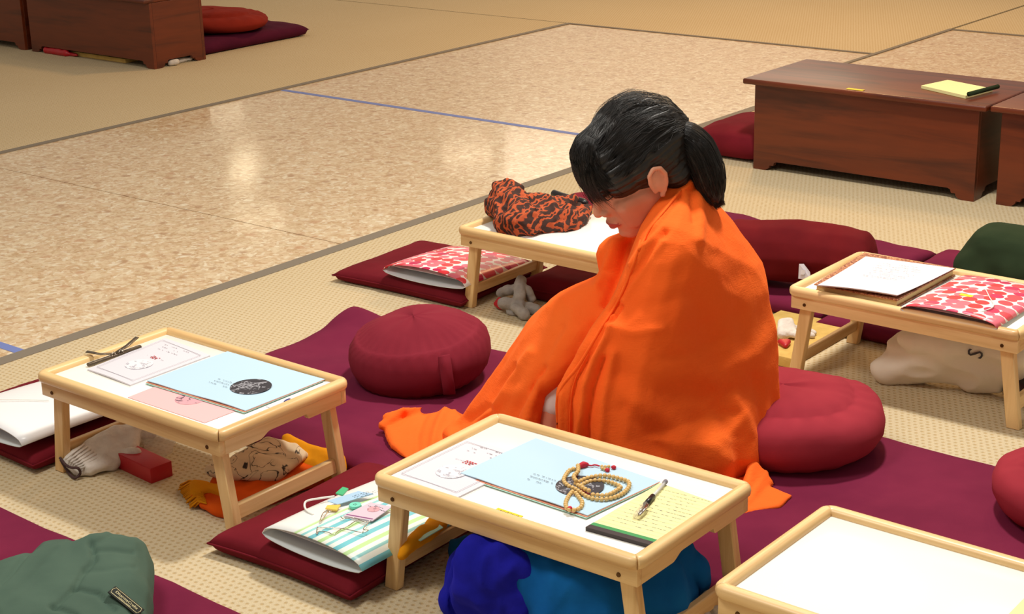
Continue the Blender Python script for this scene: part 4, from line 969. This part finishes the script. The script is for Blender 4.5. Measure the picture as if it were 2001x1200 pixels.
def head_extra(bm):
    for grp in ([((-.012,0,.035),(.095,.074,.090))],
        [((.030,0,.02),(.060,.062,.075)),((.048,0,-.045),(.040,.046,.045)),((.060,0,-.088),(.022,.022,.016))],
        [((.02,0,-.03),(.045,.060,.05)),((.060,0,-.085),(.024,.026,.018)),((.0,.050,-.055),(.018,.012,.02)),((.0,-.050,-.055),(.018,.012,.02))],
        [((.072,0,-.084),(.015,.017,.012))],
        [((.054,.034,-.024),(.030,.024,.026)),((.052,.026,-.058),(.026,.024,.022)),((.02,.045,-.03),(.03,.02,.03))],[((.054,-.034,-.024),(.030,.024,.026)),((.052,-.026,-.058),(.026,.024,.022)),((.02,-.045,-.03),(.03,.02,.03))],[((.082,0,-.02),(.014,.024,.03)),((.060,0,.02),(.02,.05,.02))],
        [((.088,0,.012),(.008,.007,.010)),((.104,0,-.022),(.009,.009,.009))],
        [((.104,0,-.025),(.0095,.010,.009))],[((.094,.012,-.029),(.009,.007,.007))],[((.094,-.012,-.029),(.009,.007,.007))],
        [((.084,0,-.050),(.010,.022,.012))],
        [((.0925,0,-.052),(.007,.014,.0045)),((.083,.018,-.056),(.005,.005,.003)),((.083,-.018,-.056),(.005,.005,.003))],
        [((.0905,0,-.062),(.0075,.012,.005)),((.082,.015,-.060),(.005,.005,.003)),((.082,-.015,-.060),(.005,.005,.003))],
        [((.078,.028,.022),(.013,.020,.009))],[((.078,-.028,.022),(.013,.020,.009))]):
        pts=[]
        for c,r in grp: pts+=ell(c,r)
        hull_pts(bm,pts)
    # ears
    for s in (1,-1):
        hull_pts(bm,ell((-.003,s*.0755,-.002),(.014,.0065,.025)))
        ring=[(.012,.074,-.018),(.015,.078,.002),(.012,.082,.018),(.001,.085,.027),(-.012,.086,.022),(-.017,.084,.006),(-.013,.080,-.010),(-.004,.076,-.024),(.004,.074,-.030)]
        for a,b in zip(ring,ring[1:]):
            hull_pts(bm,ell((a[0],s*a[1],a[2]),(.0042,)*3)+ell((b[0],s*b[1],b[2]),(.0042,)*3))
        hull_pts(bm,ell((.002,s*.074,-.029),(.006,.004,.007)))
        hull_pts(bm,ell((.012,s*.075,-.004),(.004,.004,.006)))
nb_=PV(1345,430,.02)
body_h=[
 [(Hh(-.025,0,-.03),.050),(nb_,.055)],
 [(nb_,.055),(PV(1320,500,-.10),.045),(PV(1350,475,.12),.045),(PV(1360,560,.03),.09)],
 [(PV(1360,560,.03),.09),(PV(1370,690,.03),.10)],[(PV(1370,690,.03),.10),(PV(1350,820,.02),.115)],
 [(PV(1350,820,-.04),.095),(PV(1135,650,-.05),.045)],[(PV(1350,810,.07),.095),(PV(1125,640,.06),.045)],
 [(PV(1135,650,-.05),.045),(PV(1078,800,-.10),.034)],[(PV(1078,800,-.10),.034),(PV(1055,905,-.13),.030)],[(PV(1055,915,-.13),.026),(PV(985,925,-.10),.020)],
 [(PV(1125,640,.06),.045),(PV(1060,790,.05),.034)],[(PV(1060,790,.05),.034),(PV(1010,845,.04),.030)],[(PV(1010,850,.04),.026),(PV(955,850,.06),.020)],
 [(PV(1310,505,-.10),.04),(PV(1260,640,-.10),.036)],[(PV(1260,640,-.10),.034),(PV(1140,720,-.06),.024)],
 [(PV(1350,480,.12),.04),(PV(1260,600,.12),.034)],[(PV(1260,600,.12),.034),(PV(1130,690,.02),.024)]]
for k in range(5):
    body_h.append([(PV(1140,715,-.055+k*.008),.012),(PV(1118-3*k,712+7*k,-.05+.01*k),.008)]); body_h.append([(PV(1130,690,.02-k*.008),.012),(PV(1112-3*k,690+7*k,.01-.01*k),.008)])
def bclamp(co,nr):
    co=co.copy(); co[:,2]=np.maximum(co[:,2],ZM+.003); return co
body=blob('body',body_h,.0028,4,M['skin'],pr,bclamp,extra=head_extra,factor=.5)
body.data.materials.append(M['lips'])
co=get_co(body); lc=np.array(Hh(.0925,0,-.057)); 
pc_=np.empty(len(body.data.polygons)*3); body.data.polygons.foreach_get('center',pc_); pc_=pc_.reshape(-1,3)
rel_=(pc_-lc); fu=rel_@np.array(U); fl=rel_@np.array(left); ff=rel_@np.array(F)
mi=((np.abs(fu)<.0085*HS)&(np.abs(fl)<.021*HS)&(ff>-.012)&(np.abs(fu)<(.0095-.25*np.abs(fl)))).astype(int); body.data.polygons.foreach_set('material_index',mi.tolist())
bvb=BVHTree.FromPolygons([v.co for v in body.data.vertices],[tuple(p.vertices) for p in body.data.polygons])
for s in (1,-1):   # lowered lids
    lid=[]
    for t in np.linspace(-1,1,9):
        h=bvb.find_nearest(Hh(.090-.008*abs(t),s*(.030+t*.013),.002-.0035*(1-t*t))); lid.append(h[0]+h[1]*.0006)
    tube('eyelash',lid,.0009,M['hair'],pr,5)
    brow=[]
    for t in np.linspace(-1,1,7):
        h=bvb.find_nearest(Hh(.092-.006*abs(t),s*(.030+t*.016),.026)); brow.append(h[0]+h[1]*.0005)
    tube('eyebrow',brow,.0014,M['hair'],pr,5)
# white trouser hem glimpsed through the gap
blob('trouser_leg',[[(PV(1110,720,-.075),.040),(PV(1082,790,-.098),.038)]],.006,2,M['pantwhite'],pr)

# ---- hair
def hair_extra(bm):
    for grp in ([((-.018,0,.045),(.106,.086,.094))],
        [((-.060,0,.005),(.055,.068,.060)),((-.03,0,.05),(.09,.08,.08))],
        [((.055,0,.060),(.050,.066,.058)),((.077,.0,.044),(.030,.058,.038)),((.088,.0,.026),(.017,.050,.024))],
        [((.040,.058,.035),(.045,.018,.040)),((.055,.052,.018),(.028,.014,.022))],[((.040,-.058,.035),(.045,.018,.040)),((.055,-.052,.018),(.028,.014,.022))],
        [((.012,.068,.036),(.03,.015,.035)),((.020,.068,.022),(.014,.008,.014))],[((.012,-.068,.036),(.03,.015,.035)),((.020,-.068,.022),(.014,.008,.014))],
        [((-.045,.050,-.020),(.03,.022,.03)),((-.045,-.050,-.020),(.03,.022,.03)),((-.085,0,-.01),(.03,.04,.04))]):
        pts=[]
        for c,r in grp: pts+=ell(c,r)
        hull_pts(bm,pts)
def hd_disp(co,nr):
    rel=(co-np.array(HC))/HS; f=rel@np.array(F); l=rel@np.array(left); u=rel@np.array(U)
    ang=np.arctan2(u-.02,l+.001)
    d=.0008*np.sin(ang*34+4*np.sin(f*30))+.0007*np.sin(ang*71+3*np.sin(f*22+1))
    return co+nr*d[:,None]
hair=blob('hair',[],.0032,4,M['hair'],pr,hd_disp,extra=hair_extra)
bvh=BVHTree.FromPolygons([v.co for v in hair.data.vertices],[tuple(p.vertices) for p in hair.data.polygons])
vsH=[];fsH=[]
rd=random.Random(11)
def strand(pts,r=.00045):
    v_,f_=sweep(None,pts,circ(r,3),None,scales=[1]*(len(pts)-2)+[.7,.25]); n0=len(vsH); vsH.extend(v_); fsH.extend([tuple(i+n0 for i in q) for q in f_])
tie=Hh(-.118,0,.030)
crown=Hh(-.02,-.01,.14)
def snap(p,off):
    h=bvh.find_nearest(p); return h[0]+h[1]*off if h[0] is not None else p
for k in range(1500):     # combed back to the tie
    a=rd.uniform(-1,1); f0=rd.uniform(.02,.09); u0=.14-abs(a)*.09-rd.uniform(0,.02)*0; start=Hh(f0*(1-.4*abs(a)),a*.085,u0*(1-.3*f0/.09))
    st=snap(start,.001); pts=[]; off=rd.uniform(.0004,.0028); bulge=rd.uniform(-.02,.02)
    for i in range(15):
        t=i/14; p=st.lerp(tie,t)+U*(.06*HS*math.sin(PI*t)*(1-abs(a)*.6))+left*(a*.05+bulge)*math.sin(PI*t)*HS
        pts.append(snap(p,off*(1-.3*t)) if t<.97 else p)
    strand(pts,rd.uniform(.0002,.00045))
for k in range(1500):      # fringe combed forward over the brow
    a=rd.uniform(-1,1); st=Hh(.030+rd.uniform(-.02,.02),a*.045,.13)
    en=Hh(.104-.040*abs(a)**1.6,a*.070,.008+rd.uniform(-.014,.014)+.012*abs(a)); pts=[]; off=rd.uniform(.0005,.003); bz_=rd.uniform(-.01,.01)
    for i in range(13):
        t=i/12; p=st.lerp(en,t)+(F*.035+U*.018)*HS*math.sin(PI*t)+left*bz_*math.sin(PI*t)
        pts.append(snap(p,off) if t<.86 else p.lerp(en,.5))
    strand(pts,rd.uniform(.0002,.00045))
for k in range(60):      # loose flyaways above the crown and in front
    a=rd.uniform(-.8,.8); st=Hh(rd.uniform(-.02,.06),a*.07,.13); en=Hh(-.10+rd.uniform(-.01,.03),a*.05,.05)
    pts=[]
    off=rd.uniform(.003,.010)
    for i in range(15):
        t=i/14; p=st.lerp(en,t)+U*.06*HS*math.sin(PI*t); pts.append(snap(p,.001+off*math.sin(PI*t)))
    strand(pts,.00028)
for k in range(70):
    a=rd.uniform(.2,1); st=Hh(.06,a*.05,.12); en=Hh(.118-.03*a,a*.06,rd.uniform(-.01,.01)); c=st.lerp(en,.5)+F*.045*HS
    strand([st.lerp(c,t).lerp(c.lerp(en,t),t) for t in np.linspace(0,1,12)],.0003)
hs=mesh('hair_strands',vsH,fsH,M['hair2'],pr); hs['kind']='stuff'
# ponytail
tp=[(1318,262,-.005,.020),(1340,268,-.012,.030),(1362,290,-.018,.034),(1378,325,-.022,.034),(1388,358,-.026,.029),(1396,382,-.028,.020),(1404,396,-.03,.009)]
pt=[B(*q) for q in tp]
def pd(co,nr):
    px=to_px(co); t=np.arctan2(co[:,1]-pt[3][0].y, (px[:,0]-1365)*.001+.0001); 
    d=.0008*np.sin(px[:,0]*.55+np.sin(px[:,1]*.05)*3)+.0012*np.sin(co[:,1]*500); return co+nr*d[:,None]
pony=blob('ponytail',[[a,b] for a,b in zip(pt,pt[1:])],.003,3,M['hair'],pr,pd)
vsH=[];fsH=[]
cen=[p[0] for p in pt]; rad=[p[1] for p in pt]
cs_=spline(cen,5)
for k in range(900):
    th=rd.uniform(0,2*PI); rr=math.sqrt(rd.uniform(.5,1.15)); ph=rd.uniform(-.4,.4); fl_=rd.uniform(.9,1.08); pts=[]
    for i,c in enumerate(cs_):
        t=i/(len(cs_)-1); R=np.interp(t*(len(rad)-1),range(len(rad)),rad); R=max(R,.010)
        tan=(cs_[min(i+1,len(cs_)-1)]-cs_[max(i-1,0)]).normalized(); s_=tan.cross(Vector((0,1,0))).normalized(); q_=tan.cross(s_)
        pts.append(c+(s_*math.cos(th+ph*t)+q_*math.sin(th+ph*t))*R*rr*(fl_ if t>.5 else 1)*1.02+ (tan*rd.uniform(0,.012) if i==len(cs_)-1 else Vector()))
    strand(pts,rd.uniform(.0002,.0005))
o=mesh('strands',vsH,fsH,M['hair2'],pony); o['kind']='stuff'
o=sweep('hair_tie',[tie.lerp(pt[0][0],.7)+Vector((0,math.cos(2*PI*i/20),math.sin(2*PI*i/20)))*.021 for i in range(20)],circ(.0045,7),M['black'],pr,closed=True)

# ---- shawl: main panel over back and near arm (M), lap drape over knees and shins (K)
A_=B(1378,800,.0,.156); Bm=B(1388,690,.02,.144); Cc=B(1375,570,.03,.134); Dd=B(1352,480,.03,.098)
shL=B(1310,490,-.13,.070); shR=B(1345,460,.15,.062); col1=B(1338,400,-.005,.046); col2=B(1336,360,-.01,.020); col3=B(1300,400,-.05,.022)
e1=B(1262,448,-.07,.013); e2=B(1236,525,-.13,.014); e3=B(1204,600,-.168,.014); e4=B(1146,685,-.198,.014); e5=B(1100,765,-.212,.014); e6=B(1100,870,-.205,.016); e7=B(1110,985,-.205,.016)
elb=B(1262,640,-.165,.070); sd1=B(1210,860,-.215,.060); sd1b=B(1215,985,-.20,.045); sd2=B(1360,880,-.15,.09); sd2b=B(1350,975,-.13,.05); sd3=B(1455,865,-.04,.085); sd3b=B(1455,925,-.03,.05); bk=B(1400,860,.12,.10)
Mh=[[A_,Bm,Cc],[Bm,Cc,Dd],[Cc,Dd,shL],[Cc,Dd,shR],[Dd,shL,col1],[Dd,shR,col1],[col1,col2,col3],[shL,col3,e1,col1],[shL,e1,e2,Cc],[shL,e2,e3,elb,Cc],[elb,Bm,e3,e4,Cc],[elb,A_,Bm,e4,e5,sd1],[A_,sd1,e5,e6,sd2],[e6,e7,sd1,sd1b,sd2],[A_,sd2,sd3,bk],[sd2,sd2b,sd1b,sd3b,sd3],[A_,bk,Bm]]
LINES_M=[ # polyline, amplitude, width px
 ([(1345,360),(1315,400),(1285,440),(1262,480),(1238,520)],.007,8),([(1330,385),(1295,430),(1262,470)],-.006,5),
 ([(1362,380),(1372,430),(1370,470)],.004,8),([(1352,385),(1358,430)],-.004,6),
 ([(1300,450),(1262,510),(1228,560),(1198,610)],-.006,6),([(1290,470),(1255,525),(1215,585)],.005,8),
 ([(1215,600),(1165,680),(1128,740),(1115,790),(1116,900)],-.007,4),([(1195,640),(1160,700),(1140,760),(1130,850),(1135,930)],.008,8),
 ([(1180,700),(1160,760),(1148,830),(1146,920)],-.008,5),([(1098,770),(1096,860),(1100,930)],.003,5),
 ([(1200,690),(1180,780),(1172,870),(1180,930)],.006,10),
 ([(1215,730),(1290,770),(1380,780),(1480,760)],-.010,26),([(1230,650),(1330,640),(1430,600),(1500,560)],.006,30),
 ([(1220,800),(1270,860),(1340,920)],-.008,18),([(1250,790),(1330,840),(1420,900)],.006,20),([(1400,800),(1440,860),(1450,930)],-.007,14),([(1480,740),(1500,820),(1490,900)],-.007,14),([(1440,780),(1475,860),(1478,930)],.007,12),
 ([(1400,500),(1440,580),(1460,680)],-.004,18),([(1330,540),(1380,640),(1420,720)],-.004,22),([(1520,640),(1480,690),(1420,720)],.005,16),([(1250,600),(1310,590),(1370,560)],-.004,14),([(1290,520),(1350,500),(1410,520)],.004,20),
 ([(1190,640),(1240,650),(1290,640)],.003,10),([(1300,700),(1360,690),(1420,660)],-.004,12),([(1230,880),(1290,900),(1360,960)],.006,12)]
def folds(lines,px,vis,d):
    for ln,a,w in lines: d=d+a*vis*np.exp(-(polydist(px,ln)/w)**2)
    return d
def shawl_disp(lines,seed):
    def f(co,nr):
        P=np.stack([co[:,0]*RT[0]+co[:,1]*HD[0],co[:,0]*RT[1]+co[:,1]*HD[1],co[:,2]],1)+G0-EYE
        nw=nr[:,0:1]*RT+nr[:,1:2]*HD+nr[:,2:3]*np.array([0,0,1.]); vis=np.clip(-(nw*P).sum(1)/np.linalg.norm(P,axis=1)*2.5+.3,0,1)
        px=to_px(co); d=fbm(co,6,seed,2)*.005+fbm(co,22,seed+5,2)*.0011
        low=np.clip((.30-co[:,2])/.25,0,1)
        th=np.arctan2(co[:,1],co[:,0]-.08); d=d+low*.008*np.sin(th*17+2*np.sin(th*3)+co[:,2]*6)*(1-vis*.5)
        d=d+rid(co@np.array([[.5,.2,.1],[0,.8,.3],[.5,-.2,1.]]),16,seed)*.0010; d=folds([(l_,(1.55 if w_<=10 else .75)*a_,max(w_,4.5)) for l_,a_,w_ in lines],px,vis,d)
        co=co+nr*d[:,None]; co[:,2]=np.maximum(co[:,2],ZM); return co
    return f
shawl=blob('shawl',Mh,.0045,8,M['shawl'],pr,shawl_disp(LINES_M,3))
k1=B(1122,624,-.02,.066); k2=B(1086,648,.05,.060); k3=B(1140,660,-.10,.050); c1=B(1205,500,.06,.046); c2_=B(1215,478,.03,.020); c3=B(1228,570,.02,.050); c4=B(1250,460,.02,.020); c5=B(1320,560,.05,.09)
s1=B(1000,765,.03,.040); s3=B(1045,760,-.11,.020); s4=B(1028,860,-.15,.018); s4b=B(1030,930,-.16,.016); s2=B(925,835,.06,.030); s5=B(930,900,-.12,.02); s6=B(880,850,.04,.018)
q1=PV(1070,690,-.09)
Kh=[[k1,k2,k3],[c1,c3],[c3,k1,k2],[c1,c2_,c4,c3],[c3,c5,c1],[c3,k3,k1,c5],[shR,c1,c4,c5],[k1,k2,s1,s3,k3],[s1,s3,s4,s2],[s4,s4b,s5,s2],[s2,s5,s6],[k2,s1,s2]]
def tz(px,py,z,r):
    p=G(px,py,z)-Vector(G0); return (Vector((p.x*RT[0]+p.y*RT[1],p.x*HD[0]+p.y*HD[1],p.z)),r)
R_=.007
Kh+=[[tz(890,800,.075,R_),tz(940,850,.075,R_),tz(930,905,.055,R_),tz(855,905,.053,R_)],[tz(890,800,.075,R_),tz(855,905,.053,R_),tz(795,895,.053,R_),tz(800,815,.062,R_)],[tz(800,815,.062,R_),tz(795,895,.053,R_),tz(770,870,.053,R_),tz(758,838,.055,R_)],
 [tz(748,832,.062,.009),tz(790,802,.085,.009)],[tz(790,802,.085,.009),tz(822,798,.075,.008),tz(800,820,.06,.008)],[tz(752,815,.075,.006),tz(790,800,.09,.006)]]
LINES_K=[([(1150,570),(1110,620),(1040,720),(960,800)],.003,14),([(1095,640),(1060,700),(1035,760)],-.004,10),([(1040,690),(985,770),(925,840),(900,890)],.007,9),([(1060,720),(1010,800),(985,860)],-.007,8),([(1010,720),(960,790),(900,830)],-.006,8),([(960,800),(930,860),(915,900)],-.008,7),([(1050,745),(1035,800),(1020,860)],.006,8),
 ([(1200,470),(1185,520),(1165,560)],.005,8),([(1225,470),(1205,530),(1185,590)],-.012,9),([(870,800),(850,850),(840,900)],.006,8),([(900,800),(880,860),(870,910)],-.005,7),([(830,810),(815,850),(815,890)],-.004,8),([(1180,560),(1160,640),(1120,700)],-.003,12)]
lap=blob('shawl_drape',Kh,.0045,6,M['shawl'],pr,shawl_disp(LINES_K,8))
# hem lying on the mat at her back
Hm=[[tz(1440,940,.06,.008),tz(1495,925,.075,.008),tz(1500,955,.056,.006),tz(1450,1003,.053,.006)],[tz(1500,955,.056,.006),tz(1450,1003,.053,.006),tz(1518,990,.053,.006),tz(1543,970,.054,.005)],[tz(1470,910,.09,.012),tz(1505,945,.06,.008),tz(1460,950,.07,.01)]]
blob('shawl_hem',Hm,.004,2,M['shawl'],pr,lambda co,nr:(lambda c:(c.__setitem__((slice(None),2),np.maximum(c[:,2],ZM+.001)) or c))(co+nr*(fbm(co,30,2,1)*.003)[:,None]))

# rolled hem along the free edge of the shawl and its stitched line
def on_shawl(pts,name,r,off):
    bv=BVHTree.FromPolygons([v.co for v in shawl.data.vertices],[tuple(p.vertices) for p in shawl.data.polygons]); out=[]
    eye=Vector(((EYE-G0)@RT,(EYE-G0)@HD,CAMH))
    for p in resample(spline([Vector((x,y,0)) for x,y in pts],6),7):
        t=PV(p.x,p.y,0); h=bv.ray_cast(eye,(t-eye).normalized())
        if h[0] is not None and (not out or (h[0]-out[-1]).length<.05): out.append(h[0]+h[1]*off)
    if len(out)>4: 
        out=[out[0]]+[(a+b+c)/3 for a,b,c in zip(out,out[1:],out[2:])]+[out[-1]]
        tube(name,out,r,M['shawl'],pr,6)
on_shawl([(1252,470),(1240,510),(1212,580),(1176,640),(1130,715),(1092,765),(1089,820),(1092,880)],'hem_edge',.0028,.0004)
on_shawl([(1150,690),(1122,745),(1114,800),(1114,880)],'hem_stitch',.0016,.0)
on_shawl([(1330,372),(1300,410),(1272,446),(1248,490)],'hem_edge',.0028,.0004)
